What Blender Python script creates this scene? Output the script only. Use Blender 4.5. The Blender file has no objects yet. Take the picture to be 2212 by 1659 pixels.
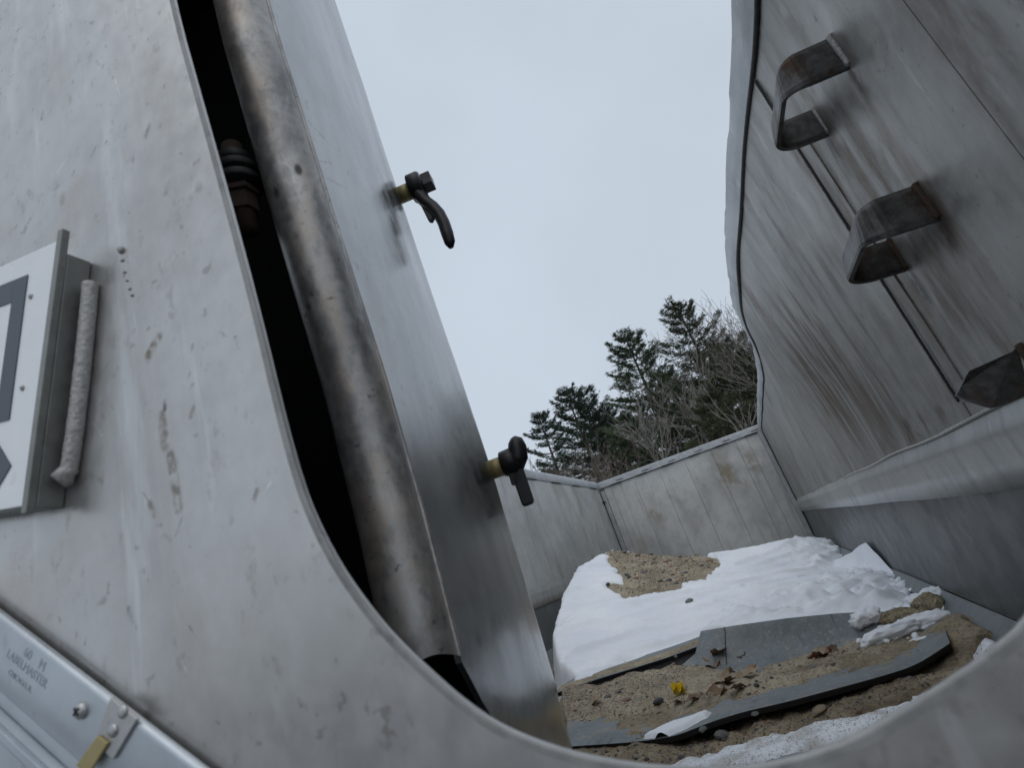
import bpy, bmesh, math, random
import numpy as np
from mathutils import Vector, Matrix, noise as mnoise

C = bpy.context.scene.collection
SC = bpy.context.scene
random.seed(7)
RNG = np.random.default_rng(11)

# ------------------------------------------------------------------ camera
# metres; camera at the origin, +Y along the trailer, +X to its right wall, +Z up; yard ground at z = -2.4
PW, PH, PF = 2212.0, 1659.0, 1240.0
_up = np.array([-1133.0, -3264.5, PF]); _up /= np.linalg.norm(_up)
_ln = np.array([544.0, 282.5, PF]); _ln -= _up * (_ln @ _up); _ln /= np.linalg.norm(_ln)
ROT = np.array([np.cross(_ln, _up), _ln, _up])
cam = bpy.data.cameras.new('camera')
cam.sensor_fit = 'HORIZONTAL'; cam.sensor_width = 36.0
cam.lens = PF / PW * 36.0
cam.clip_start = 0.01; cam.clip_end = 3000
cam.dof.use_dof = True; cam.dof.focus_distance = 1.9; cam.dof.aperture_fstop = 8.5
co = bpy.data.objects.new('camera', cam); C.objects.link(co)
m3 = Matrix([[ROT[i, 0], -ROT[i, 1], -ROT[i, 2]] for i in range(3)])
co.matrix_world = m3.to_4x4()
SC.camera = co

# ------------------------------------------------------------------ sky and sun (overcast)
W = bpy.data.worlds.new('World'); SC.world = W; W.use_nodes = True
nt = W.node_tree; nt.nodes.clear()
sky = nt.nodes.new('ShaderNodeTexSky'); sky.sky_type = 'NISHITA'; sky.sun_disc = False
SUN_EL, SUN_AZ = 58.0, 172.0           # azimuth from +Y towards +X
sky.sun_elevation = math.radians(SUN_EL); sky.sun_rotation = math.radians(SUN_AZ)
sky.dust_density = 4.0; sky.air_density = 1.0
hs = nt.nodes.new('ShaderNodeHueSaturation'); hs.inputs['Saturation'].default_value = 0.35
mx = nt.nodes.new('ShaderNodeMix'); mx.data_type = 'RGBA'; mx.inputs[0].default_value = 0.86
mx.inputs[7].default_value = (7.6, 8.6, 9.9, 1)
tcw = nt.nodes.new('ShaderNodeTexCoord'); nzw = nt.nodes.new('ShaderNodeTexNoise')
nzw.inputs['Scale'].default_value = 2.2; nzw.inputs['Detail'].default_value = 4
mrw = nt.nodes.new('ShaderNodeMapRange'); mrw.inputs[1].default_value = .3; mrw.inputs[2].default_value = .7
mrw.inputs[3].default_value = .94; mrw.inputs[4].default_value = 1.06
mulw = nt.nodes.new('ShaderNodeVectorMath'); mulw.operation = 'SCALE'
bg = nt.nodes.new('ShaderNodeBackground'); bg.inputs['Strength'].default_value = 0.08
ow = nt.nodes.new('ShaderNodeOutputWorld')
L = nt.links.new
L(sky.outputs[0], hs.inputs['Color']); L(hs.outputs[0], mx.inputs[6])
L(tcw.outputs['Generated'], nzw.inputs['Vector']); L(nzw.outputs['Fac'], mrw.inputs[0])
L(mx.outputs[2], mulw.inputs[0]); L(mrw.outputs[0], mulw.inputs['Scale'])
L(mulw.outputs[0], bg.inputs['Color']); L(bg.outputs[0], ow.inputs[0])
sl = bpy.data.lights.new('sun', 'SUN'); sl.energy = 0.5; sl.angle = math.radians(50); sl.color = (1, .97, .93)
so = bpy.data.objects.new('sun', sl); C.objects.link(so)
_e, _a = math.radians(SUN_EL), math.radians(SUN_AZ)
so.rotation_euler = Vector((math.sin(_a) * math.cos(_e), math.cos(_a) * math.cos(_e), math.sin(_e))).to_track_quat('Z', 'Y').to_euler()
so.location = (0, 0, 30)
SC.view_settings.view_transform = 'Standard'; SC.view_settings.look = 'None'
SC.view_settings.exposure = 0.0; SC.view_settings.gamma = 1.0
SC.view_settings.use_curve_mapping = False

# ------------------------------------------------------------------ measuring helpers: photograph sight lines met with real planes
def ray(u, v): return ROT @ np.array([u - PW / 2, v - PH / 2, PF]) / PF
def at_x(u, v, x): r = ray(u, v); return r / r[0] * x
def at_y(u, v, y): r = ray(u, v); return r / r[1] * y
def at_z(u, v, z): r = ray(u, v); return r / r[2] * z
def smooth(a, b, x): t = np.clip((np.asarray(x, float) - a) / (b - a), 0, 1); return t * t * (3 - 2 * t)

# ------------------------------------------------------------------ material helpers
class NT:
    def __init__(s, name):
        s.m = bpy.data.materials.new(name); s.m.use_nodes = True
        s.t = s.m.node_tree; s.n = s.t.nodes; s.b = s.n['Principled BSDF']
        s.tc = s.n.new('ShaderNodeTexCoord')
    def lk(s, a, b): s.t.links.new(a, b)
    def mapped(s, scale=(1, 1, 1), rot=(0, 0, 0), loc=(0, 0, 0)):
        n = s.n.new('ShaderNodeMapping'); n.inputs['Scale'].default_value = scale
        n.inputs['Rotation'].default_value = rot; n.inputs['Location'].default_value = loc
        s.lk(s.tc.outputs['Object'], n.inputs['Vector']); return n.outputs[0]
    def noise(s, scale, detail=5, rough=.55, vec=None, dist=0.0):
        n = s.n.new('ShaderNodeTexNoise'); n.inputs['Scale'].default_value = scale
        n.inputs['Detail'].default_value = detail; n.inputs['Roughness'].default_value = rough
        n.inputs['Distortion'].default_value = dist
        s.lk(vec if vec is not None else s.tc.outputs['Object'], n.inputs['Vector']); return n.outputs['Fac']
    def voro(s, scale, vec=None, feature='F1', out='Distance'):
        n = s.n.new('ShaderNodeTexVoronoi'); n.inputs['Scale'].default_value = scale; n.feature = feature
        s.lk(vec if vec is not None else s.tc.outputs['Object'], n.inputs['Vector']); return n.outputs[out]
    def rng(s, x, a, b, c=0.0, d=1.0):
        n = s.n.new('ShaderNodeMapRange'); n.interpolation_type = 'SMOOTHSTEP'
        for i, v in enumerate((a, b, c, d)): n.inputs[i + 1].default_value = v
        s.lk(x, n.inputs[0]); return n.outputs[0]
    def math(s, op, a, b=None, c=None):
        n = s.n.new('ShaderNodeMath'); n.operation = op
        for i, v in enumerate((a, b, c)):
            if v is None: continue
            if isinstance(v, (int, float)): n.inputs[i].default_value = v
            else: s.lk(v, n.inputs[i])
        return n.outputs[0]
    def mix(s, f, a, b):
        n = s.n.new('ShaderNodeMix'); n.data_type = 'RGBA'
        for v, i in ((f, 0), (a, 6), (b, 7)):
            if isinstance(v, (int, float)): n.inputs[i].default_value = v
            elif isinstance(v, (tuple, list)): n.inputs[i].default_value = (*v, 1) if len(v) == 3 else v
            else: s.lk(v, n.inputs[i])
        return n.outputs[2]
    def blob(s, c, r, soft=.75, wob=.35, wscale=6.0):
        a = s.n.new('ShaderNodeVectorMath'); a.operation = 'SUBTRACT'; a.inputs[1].default_value = c
        s.lk(s.tc.outputs['Object'], a.inputs[0])
        d = s.n.new('ShaderNodeVectorMath'); d.operation = 'DIVIDE'; d.inputs[1].default_value = r
        s.lk(a.outputs[0], d.inputs[0])
        l = s.n.new('ShaderNodeVectorMath'); l.operation = 'LENGTH'; s.lk(d.outputs[0], l.inputs[0])
        w = s.math('MULTIPLY_ADD', s.noise(wscale, 4), wob * 2, -wob)
        return s.rng(s.math('ADD', l.outputs['Value'], w), 1 - soft, 1.0, 1, 0)
    def line(s, a, b, w, wob=.0):
        a = np.array(a, float); b = np.array(b, float); ab = b - a
        p = s.n.new('ShaderNodeVectorMath'); p.operation = 'SUBTRACT'; p.inputs[1].default_value = a; s.lk(s.tc.outputs['Object'], p.inputs[0])
        d = s.n.new('ShaderNodeVectorMath'); d.operation = 'DOT_PRODUCT'; d.inputs[1].default_value = ab / (ab @ ab); s.lk(p.outputs[0], d.inputs[0])
        c = s.n.new('ShaderNodeClamp'); s.lk(d.outputs['Value'], c.inputs[0])
        k = s.n.new('ShaderNodeVectorMath'); k.operation = 'SCALE'; k.inputs[0].default_value = ab; s.lk(c.outputs[0], k.inputs['Scale'])
        e = s.n.new('ShaderNodeVectorMath'); e.operation = 'DISTANCE'; s.lk(p.outputs[0], e.inputs[0]); s.lk(k.outputs[0], e.inputs[1])
        n = s.math('MULTIPLY', s.noise(90, 3), 1.0)
        return s.math('MULTIPLY', s.rng(e.outputs['Value'], w * .4, w, 1, 0), s.rng(n, .35, .6))
    def bump(s, h, strength, dist=.002):
        n = s.n.new('ShaderNodeBump'); n.inputs['Strength'].default_value = strength; n.inputs['Distance'].default_value = dist
        s.lk(h, n.inputs['Height'])
        prev = getattr(s, '_bump', None)
        if prev is not None: s.lk(prev, n.inputs['Normal'])
        s._bump = n.outputs[0]; s.lk(s._bump, s.b.inputs['Normal'])
    def done(s, col, rough=.5, metal=0.0, spec=.5):
        for v, k in ((col, 'Base Color'), (rough, 'Roughness'), (metal, 'Metallic'), (spec, 'Specular IOR Level')):
            if isinstance(v, (int, float)): s.b.inputs[k].default_value = v
            elif isinstance(v, tuple): s.b.inputs[k].default_value = (*v, 1)
            else: s.lk(v, s.b.inputs[k])
        return s.m

def plain(name, col, rough=.5, metal=0.0, var=.25, scale=30, bump=.15):
    t = NT(name); f = t.noise(scale, 5)
    c = t.mix(f, tuple(x * (1 - var) for x in col), tuple(min(1, x * (1 + var)) for x in col))
    if bump: t.bump(f, bump)
    return t.done(c, rough, metal)

def metal(name, c1, c2, streak=(40, 40, 2), rough=(.38, .6), met=.85, blotch=2.2, streak_amt=.5, specks=.5,
          speck_col=(.06, .055, .05), stains=(), scratches=.5, wave=.0, bump=.12, lines=()):
    t = NT(name)
    big = t.noise(blotch, 6, .62); mid = t.noise(blotch * 9, 5, .6)
    f = t.rng(t.math('MULTIPLY_ADD', mid, .45, t.math('MULTIPLY', big, .6)), .36, .68)
    col = t.mix(f, c1, c2)
    sv = t.mapped(streak); st = t.noise(1.0, 7, .65, sv)
    col = t.mix(t.math('MULTIPLY', t.rng(st, .5, .75), streak_amt), col, tuple(x * .45 for x in c1))
    sc = t.noise(3.1, 4, .6, sv)
    col = t.mix(t.math('MULTIPLY', t.rng(sc, .62, .74), scratches * .6), col, tuple(min(.85, x * 1.5 + .05) for x in c2))
    for (scol, strength, mask_c, mask_r, thr, sscale) in stains:
        n = t.noise(1.0, 6, .65, t.mapped(sscale))
        msk = t.rng(n, thr[0], thr[1])
        if mask_c is not None: msk = t.math('MULTIPLY', msk, t.blob(mask_c, mask_r))
        col = t.mix(t.math('MULTIPLY', msk, strength), col, scol)
    if specks:
        d = t.voro(26, vec=t.mapped((1, 1, .55)), out='Distance')
        k = t.rng(d, .06, .16, 1, 0)
        k = t.math('MULTIPLY', k, t.rng(t.noise(7, 3), .5, .62))
        k2 = t.rng(t.noise(75, 3, .5), .66, .72)
        col = t.mix(t.math('MULTIPLY', t.math('MAXIMUM', k, t.math('MULTIPLY', k2, .6)), specks), col, speck_col)
    for (a, b, w, lc, amt) in lines: col = t.mix(t.math('MULTIPLY', t.line(a, b, w), amt), col, lc)
    r = t.math('MULTIPLY_ADD', t.rng(t.math('ADD', st, mid), .7, 1.3), rough[1] - rough[0], rough[0])
    t.bump(st, bump, .001)
    t.bump(mid, bump * .8, .002)
    if wave: t.bump(t.noise(3.2, 2, .4), wave, .05)
    m = t.done(col, r, met)
    return m

# ------------------------------------------------------------------ mesh helpers
def mesh_obj(name, verts, faces, mat=None, parent=None, smooth_=False, mats=None, fmat=None):
    me = bpy.data.meshes.new(name)
    me.from_pydata([tuple(map(float, v)) for v in verts], [], [tuple(map(int, f)) for f in faces])
    for m in (mats or ([mat] if mat else [])): me.materials.append(m)
    if fmat is not None: me.polygons.foreach_set('material_index', np.asarray(fmat, np.int32))
    if smooth_: me.polygons.foreach_set('use_smooth', np.ones(len(me.polygons), bool))
    me.update()
    o = bpy.data.objects.new(name, me); C.objects.link(o)
    if parent: o.parent = parent
    return o
def from_bm(name, bm, mat, parent=None, smooth_=False):
    me = bpy.data.meshes.new(name); bmesh.ops.recalc_face_normals(bm, faces=bm.faces[:])
    bm.to_mesh(me); bm.free()
    if mat: me.materials.append(mat)
    if smooth_: me.polygons.foreach_set('use_smooth', np.ones(len(me.polygons), bool))
    o = bpy.data.objects.new(name, me); C.objects.link(o)
    if parent: o.parent = parent
    return o
def empty(name, loc=(0, 0, 0)):
    o = bpy.data.objects.new(name, None); C.objects.link(o); o.location = loc; o.empty_display_size = .1; return o
def tag(o, label=None, cat=None, group=None, kind=None):
    for k, v in (('label', label), ('category', cat), ('group', group), ('kind', kind)):
        if v: o[k] = v
    return o
def grid_mesh(name, P, mat, parent=None, thick=None, edge_mat=None, smooth_=True):
    """P[nu,nv,3]; thick = offset vector(s) for the other skin -> closed shell."""
    P = np.asarray(P, float); nu, nv = P.shape[:2]
    idx = np.arange(nu * nv).reshape(nu, nv)
    top = np.stack([idx[:-1, :-1], idx[1:, :-1], idx[1:, 1:], idx[:-1, 1:]], -1).reshape(-1, 4)
    V = P.reshape(-1, 3); F = [tuple(f) for f in top]; fm = [0] * len(F)
    if thick is not None:
        V = np.concatenate([V, (P + np.asarray(thick)).reshape(-1, 3)])
        n = nu * nv
        F += [tuple(f[::-1] + n) for f in top]; fm += [1 if edge_mat else 0] * len(top)
        ring = list(idx[:, 0]) + list(idx[-1, 1:]) + list(idx[-2::-1, -1]) + list(idx[0, -2:0:-1])
        for a, b in zip(ring, ring[1:] + ring[:1]): F.append((a, a + n, b + n, b)); fm.append(1 if edge_mat else 0)
    o = mesh_obj(name, V, F, None, parent, False, [mat] + ([edge_mat] if edge_mat else []), fm)
    if smooth_:
        s = np.zeros(len(o.data.polygons), bool); s[:] = True
        if thick is not None: s[2 * len(top):] = False
        o.data.polygons.foreach_set('use_smooth', s)
        if thick is not None:
            R_ = set(ring); n = nu * nv; hard = R_ | {a + n for a in R_}
            nxt = set()
            for a, b in zip(ring, ring[1:] + ring[:1]): nxt |= {(min(a, b), max(a, b)), (min(a, b) + n, max(a, b) + n)}
            at = o.data.attributes.new('sharp_edge', 'BOOLEAN', 'EDGE') if 'sharp_edge' not in o.data.attributes else o.data.attributes['sharp_edge']
            ev = np.zeros(len(o.data.edges) * 2, np.int32); o.data.edges.foreach_get('vertices', ev); ev = np.sort(ev.reshape(-1, 2), 1)
            at.data.foreach_set('value', np.array([tuple(e) in nxt for e in ev.tolist()], bool))
    return o
def prism(name, pts, org, u, v, n, depth, mat, parent=None, bevel=0.0, seg=2, extra=None):
    """polygon pts in (u,v) at org, extruded by depth along n"""
    org, u, v, n = (Vector(map(float, x)) for x in (org, u, v, n))
    bm = bmesh.new()
    vs = [bm.verts.new(org + u * a + v * b) for a, b in pts]
    f = bm.faces.new(vs)
    r = bmesh.ops.extrude_face_region(bm, geom=[f])
    bmesh.ops.translate(bm, verts=[g for g in r['geom'] if isinstance(g, bmesh.types.BMVert)], vec=n * depth)
    bmesh.ops.recalc_face_normals(bm, faces=bm.faces[:])
    if bevel: bmesh.ops.bevel(bm, geom=bm.edges[:], offset=bevel, segments=seg, affect='EDGES', profile=.6)
    return from_bm(name, bm, mat, parent, False)
def box(name, c, half, mat, parent=None, axes=((1, 0, 0), (0, 1, 0), (0, 0, 1)), bevel=0.0):
    u, v, n = (np.array(a, float) for a in axes)
    pts = [(-half[0], -half[1]), (half[0], -half[1]), (half[0], half[1]), (-half[0], half[1])]
    return prism(name, pts, np.array(c) - n * half[2], u, v, n, 2 * half[2], mat, parent, bevel)
def tube_data(pts, radii, seg=8, cap=True, flat=None):
    pts = [Vector(map(float, p)) for p in pts]; V = []; F = []
    radii = [radii] * len(pts) if isinstance(radii, (int, float)) else list(radii)
    t0 = (pts[1] - pts[0]).normalized()
    a = Vector((0, 0, 1)) if abs(t0.z) < .9 else Vector((1, 0, 0))
    x = t0.cross(a).normalized()
    for i, p in enumerate(pts):
        t = (pts[min(i + 1, len(pts) - 1)] - pts[max(i - 1, 0)]).normalized()
        x = (x - t * x.dot(t)).normalized(); y = t.cross(x)
        r = radii[i]; rx, ry = r if isinstance(r, tuple) else (r, r)
        for k in range(seg):
            th = 2 * math.pi * k / seg
            V.append(p + x * (rx * math.cos(th)) + y * (ry * math.sin(th)))
    for i in range(len(pts) - 1):
        for k in range(seg):
            F.append((i * seg + k, i * seg + (k + 1) % seg, (i + 1) * seg + (k + 1) % seg, (i + 1) * seg + k))
    if cap:
        F.append(tuple(range(seg - 1, -1, -1))); F.append(tuple((len(pts) - 1) * seg + k for k in range(seg)))
    return V, F
def tube(name, pts, radii, mat, parent=None, seg=12, smooth_=True):
    V, F = tube_data(pts, radii, seg); return mesh_obj(name, V, F, mat, parent, smooth_)
def bead(name, pts, r, mat, parent=None, pitch=.006, seg=8):
    """weld bead: a ribbed tube along a polyline"""
    pts = np.asarray(pts, float); d = np.r_[0, np.cumsum(np.linalg.norm(np.diff(pts, axis=0), axis=1))]
    n = min(1500, max(4, int(d[-1] / pitch * 2))); s = np.linspace(0, d[-1], n)
    P = np.stack([np.interp(s, d, pts[:, k]) for k in range(3)], -1)
    P += RNG.normal(0, r * (.06 if r < .0055 else .012), P.shape)
    R = r * (1 + .016 * np.where(np.arange(n) % 2, 1, -1) + RNG.normal(0, .010, n) + .014 * np.sin(s * 210 + 2 * np.sin(s * 90)))
    R[0] *= .5; R[-1] *= .5
    return tube(name, P, list(map(float, R)), mat, parent, seg, r > .003)
def copy_of(o, parent=None):
    c = o.copy(); C.objects.link(c); c.parent = parent; return c
def n2(x, y, s=1.0, seed=0.0): return mnoise.noise(Vector((x * s + seed, y * s - seed, seed * 1.7)))
def fbm(x, y, s=1.0, o=4, seed=0.0):
    v = 0.0; a = 1.0
    for _ in range(o): v += a * n2(x, y, s, seed); s *= 2.03; a *= .5; seed += 3.1
    return v

# ------------------------------------------------------------------ materials
RUST = (.075, .042, .025); BROWN = (.13, .10, .07)
_K = np.array([-.2915, .5, 0.0]); _d = np.array([-.203, .979, 0]) / np.linalg.norm([-.203, .979]); _n = np.array([_d[1], -_d[0], 0])
def on_door(u, v): r = ray(u, v); return r * ((_K @ _n) / (r @ _n))
DOORLINES = [(on_door(658, 250), on_door(742, 350), .0022, (.10, .10, .10), .8), (on_door(705, 265), on_door(775, 352), .0030, (.07, .07, .075), .9), (on_door(665, 340), on_door(715, 352), .0018, (.1, .1, .1), .7),
             (on_door(700, 378), on_door(750, 410), .0018, (.1, .1, .1), .6), (on_door(615, 10), on_door(648, 52), .003, (.05, .05, .055), .9), (on_door(700, 60), on_door(720, 100), .002, (.1, .1, .1), .8),
             (on_door(745, 60), on_door(755, 90), .002, (.06, .06, .06), .9), (on_door(700, 100), on_door(770, 290), .002, (.75, .76, .78), .35), (on_door(745, 200), on_door(815, 400), .002, (.75, .76, .78), .35)]
WALLLINES = [(at_x(2180, 60, .41), at_x(2205, 110, .41), .004, (.75, .76, .76), .7), (at_x(2080, 230, .41), at_x(2180, 330, .41), .003, (.6, .62, .62), .55), (at_x(1850, 350, .41), at_x(1872, 372, .41), .003, (.7, .72, .72), .6),
             (at_x(1625, 590, .41), at_x(1690, 690, .41), .012, (.075, .06, .045), .8), (at_x(1690, 690, .41), at_x(1760, 800, .41), .010, (.08, .06, .045), .8), (at_x(1755, 690, .41), at_x(1830, 830, .41), .012, (.09, .07, .05), .8),
             (at_x(1760, 370, .41), at_x(1800, 430, .41), .005, (.62, .64, .64), .5), (at_x(1930, 1090, .41), at_x(1942, 1108, .41), .004, (.06, .06, .06), .8)]
PL = []
_r = random.Random(5)
for _k in range(16):
    _u, _v = _r.uniform(20, 620), _r.uniform(20, 1500); _a = _r.uniform(-.6, .6) + math.pi / 2; _l = _r.uniform(10, 46)
    PL.append((at_y(_u, _v, .3), at_y(_u + _l * math.cos(_a), _v + _l * math.sin(_a), .3), .0009, _r.choice([(.16, .14, .12), (.75, .75, .74), (.24, .21, .18)]), .75))
for (u0, v0), (u1, v1), w_, c_ in [((342, 728), (322, 766), .0065, (.17, .12, .075)), ((348, 900), (358, 962), .0068, (.22, .195, .165)), ((368, 985), (386, 1098), .0062, (.20, .175, .145)), ((324, 1088), (334, 1110), .004, (.24, .21, .18)),
                       ((322, 270), (314, 296), .004, (.24, .22, .20)), ((92, 242), (90, 256), .003, (.2, .19, .18)), ((555, 1060), (548, 1084), .003, (.27, .25, .23)), ((418, 880), (412, 900), .003, (.26, .22, .19)), ((357, 868), (356, 884), .003, (.12, .11, .10)), ((278, 1316), (284, 1340), .0035, (.26, .25, .24))]:
    PL.append((at_y(u0, v0, .3), at_y(u1, v1, .3), w_, c_, .85))
M_plate = metal('weathered_plate', (.445, .435, .42), (.56, .55, .535), streak=(11, 11, 1.1), rough=(.26, .40), met=.8, blotch=4.5, streak_amt=.16, specks=.70, scratches=.45,
                speck_col=(.20, .175, .15),
                stains=[((.40, .345, .30), .45, None, None, (.50, .70), (7, 7, 5)), ((.27, .25, .23), .4, None, None, (.60, .68), (55, 55, 36)), ((.68, .68, .67), .5, None, None, (.55, .7), (16, 16, 2.5))], bump=.018, lines=PL)
M_door = metal('polished_door_sheet', (.25, .255, .255), (.38, .385, .385), streak=(20, 20, 3.0), rough=(.17, .27), met=.95, blotch=4.0, streak_amt=.10, specks=.6, scratches=.3,
               stains=[((.26, .235, .21), .3, None, None, (.52, .75), (9, 9, 3))], wave=.12, bump=.014, lines=DOORLINES)
M_tube = metal('stained_edge_tube', (.29, .285, .28), (.53, .51, .485), streak=(14, 14, 4), rough=(.40, .58), met=.8, blotch=9, streak_amt=.3, specks=.95, scratches=.15,
               speck_col=(.06, .055, .05), stains=[((.49, .405, .33), .65, None, None, (.44, .62), (22, 22, 7)), ((.62, .61, .60), .4, None, None, (.52, .66), (30, 30, 14)), ((.24, .235, .23), .6, None, None, (.50, .62), (44, 44, 24)), ((.12, .11, .10), .5, None, None, (.56, .7), (26, 26, 10))], bump=.12)
M_wall = metal('scuffed_wall_sheet', (.26, .255, .24), (.42, .415, .395), streak=(18, 18, 2.4), rough=(.38, .58), met=.5, blotch=3.2, streak_amt=.24, specks=.6, scratches=.35, speck_col=(.09, .08, .07),
               stains=[((.125, .088, .058), .95, (.41, 2.15, .38), (.3, .95, .46), (.40, .58), (9, 9, 1.1)),
                       ((.10, .075, .055), .85, (.40, 2.05, .30), (.3, .55, .34), (.5, .64), (22, 22, 1.2)),
                       ((.16, .125, .09), .9, (.41, 1.15, .45), (.3, .30, .50), (.42, .62), (16, 16, 4.0)), ((.15, .105, .085), .7, None, None, (.52, .68), (7, 7, 1.6)), ((.52, .53, .52), .45, None, None, (.62, .72), (20, 20, 5)),
                       ((.11, .075, .06), .85, (.41, .62, .45), (.3, .20, .5), (.42, .62), (8, 8, 3.0)),
                       (RUST, .7, (.41, 1.75, .075), (.3, .55, .05), (.48, .62), (18, 18, 10)),
                       ((.07, .045, .03), .85, (.40, .955, .60), (.1, .035, .075), (.38, .56), (30, 30, 16)), ((.065, .04, .028), .9, (.40, .99, .30), (.1, .04, .085), (.38, .56), (30, 30, 16)), ((.05, .045, .04), .8, (.40, 1.17, .61), (.1, .03, .07), (.38, .56), (30, 30, 16)), ((.05, .04, .035), .8, (.40, 1.19, .29), (.1, .03, .07), (.38, .56), (30, 30, 16))], bump=.13, lines=WALLLINES)
M_farwall = metal('dull_far_sheet', (.42, .42, .41), (.60, .60, .58), streak=(12, 12, 1.2), rough=(.45, .65), met=.45, blotch=.9, streak_amt=.4, specks=.3, scratches=.3,
                  stains=[((.27, .215, .14), .85, (-.1, 7.7, .62), (.55, .6, .40), (.42, .62), (5, 5, 3.5)), ((.27, .22, .15), .6, (-1.2, 7.7, .55), (.4, .6, .35), (.5, .68), (5, 5, 4)),
                          ((.30, .27, .22), .5, None, None, (.5, .7), (2.5, 2.5, 1.2))])
M_rail = metal('rail_sheet', (.36, .37, .38), (.52, .53, .54), streak=(4, 4, 10), rough=(.38, .58), met=.6, blotch=2, streak_amt=.3, specks=.4)
M_ledge = metal('bright_ledge_sheet', (.40, .41, .41), (.54, .55, .54), streak=(18, 18, 3), rough=(.32, .5), met=.6, blotch=1.5, streak_amt=.35, specks=.4,
                stains=[(BROWN, .3, None, None, (.58, .75), (6, 6, 3))])
M_step = metal('dark_step_bar', (.06, .056, .052), (.17, .165, .16), streak=(14, 14, 14), rough=(.4, .6), met=.6, blotch=9, streak_amt=.4, specks=.5,
               stains=[(RUST, .8, None, None, (.5, .68), (14, 14, 14))])
M_weld = plain('weld_metal', (.42, .41, .39), .55, .4, .5, 260, .9)
M_sootweld = plain('sooty_weld', (.06, .058, .055), .65, .4, .6, 60, .4)
M_rust = plain('rusty_steel', (.085, .055, .038), .8, .3, .5, 60, .5)
M_rust2 = plain('shaded_rust', (.045, .028, .02), .85, .2, .5, 60, .5)  # hinge rust, darkened to carry the shade of the gap
M_shadewasher = plain('shaded_washer', (.035, .034, .033), .6, .4, .4, 60, .3)  # washer steel with the shade of the gap put into its colour
M_liner = metal('grey_plastic_liner', (.105, .12, .13), (.165, .185, .195), streak=(16, 16, 2.5), rough=(.36, .55), met=0.0, blotch=2.2, streak_amt=.45, specks=.5, scratches=.35,
                speck_col=(.03, .03, .03), bump=.1)
M_darkliner = metal('dark_worn_liner', (.05, .056, .06), (.105, .118, .125), streak=(3, 9, 9), rough=(.34, .5), met=.1, blotch=1.5, streak_amt=.4, specks=.5, scratches=.5, speck_col=(.015, .015, .015), bump=.1)
M_sheet = metal('dusty_liner_sheet', (.115, .135, .145), (.19, .212, .222), streak=(14, 3, 3), rough=(.5, .7), met=0.0, blotch=4, streak_amt=.4, specks=.7, scratches=.3,
                speck_col=(.03, .03, .03), stains=[((.30, .26, .20), .55, None, None, (.50, .68), (7, 7, 7)), ((.36, .33, .28), .6, None, None, (.56, .66), (60, 60, 60)), ((.045, .05, .055), .6, None, None, (.56, .70), (40, 8, 8))], bump=.2)
M_blackedge = plain('black_cut_edge', (.012, .012, .014), .55, 0, .4, 80, .4)
M_black = plain('black_cast_iron', (.016, .014, .015), .42, .2, .5, 60, .3)
M_brass = plain('yellowed_bushing', (.36, .29, .13), .45, .25, .3, 40, .15)
M_dark = plain('dark_inside', (.012, .012, .013), .9, 0, .3, 20, 0)  # near-black colour also carries the shade of the closed gap beside the door
M_signface = metal('white_sign_sheet', (.83, .85, .87), (.90, .91, .92), streak=(8, 8, 8), rough=(.3, .45), met=0.0, blotch=4, streak_amt=.06, specks=.25, scratches=.0, speck_col=(.4, .38, .34), bump=.03)
M_letter = plain('navy_letter_film', (.045, .062, .085), .4, 0, .15, 30, .03)
M_housing = metal('olive_grey_housing', (.20, .205, .19), (.29, .295, .275), streak=(9, 9, 9), rough=(.4, .55), met=.5, blotch=8, streak_amt=.2, specks=.3, speck_col=(.08, .08, .07))
M_galv = metal('pale_stamped_aluminium', (.42, .455, .485), (.50, .535, .565), streak=(14, 14, 14), rough=(.34, .50), met=.75, blotch=5, streak_amt=.12, specks=.2, scratches=.2, bump=.05)
M_clip = metal('clip_steel', (.40, .40, .39), (.52, .51, .50), streak=(40, 40, 40), rough=(.3, .5), met=.8, blotch=20, streak_amt=.2, specks=.3, bump=.1)
M_stamp = plain('stamped_shadow', (.40, .435, .465), .45, .72, .05, 60, 0)

# ------------------------------------------------------------------ ground of the yard
def sheetmat():
    t = NT('slushy_yard'); f = t.noise(.35, 7, .6)
    c = t.mix(t.rng(f, .50, .62), (.06, .057, .055), (.55, .57, .59)); t.bump(t.noise(6, 5), .4, .05)
    return t.done(c, .8)
g = mesh_obj('ground', [(-900, -900, -2.4), (900, -900, -2.4), (900, 900, -2.4), (-900, 900, -2.4)], [(0, 1, 2, 3)], sheetmat())
tag(g, kind='structure')

# ------------------------------------------------------------------ the trailer body
XR, XL, YF, ZT = .41, -1.80, 7.70, 1.03
DEVY = [0.35, 1.12, 1.4, 1.85, 2.45, 2.95, 3.3, 3.7, 4.2, 4.75, 5.6, 6.6, 7.7]
DEVX = [0.02, .018, -.008, -.045, -.084, -.084, -.066, -.024, .012, .03, .02, .01, 0]
def wall_x(y, z):
    d = np.interp(y, DEVY, DEVX)
    d = (d + np.interp(np.asarray(y) - .12, DEVY, DEVX) + np.interp(np.asarray(y) + .12, DEVY, DEVX)) / 3
    return XR + d * smooth(.1, 1.0, z)
trailer = empty('dump_trailer', (-.7, 4, -.56))
tag(trailer, 'weathered aluminium dump trailer body with dented walls, holding sand and snow', 'trailer')
def kid(o): o.parent = trailer; o.matrix_parent_inverse = Matrix.Translation((.7, -4, .56)); return o

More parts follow.
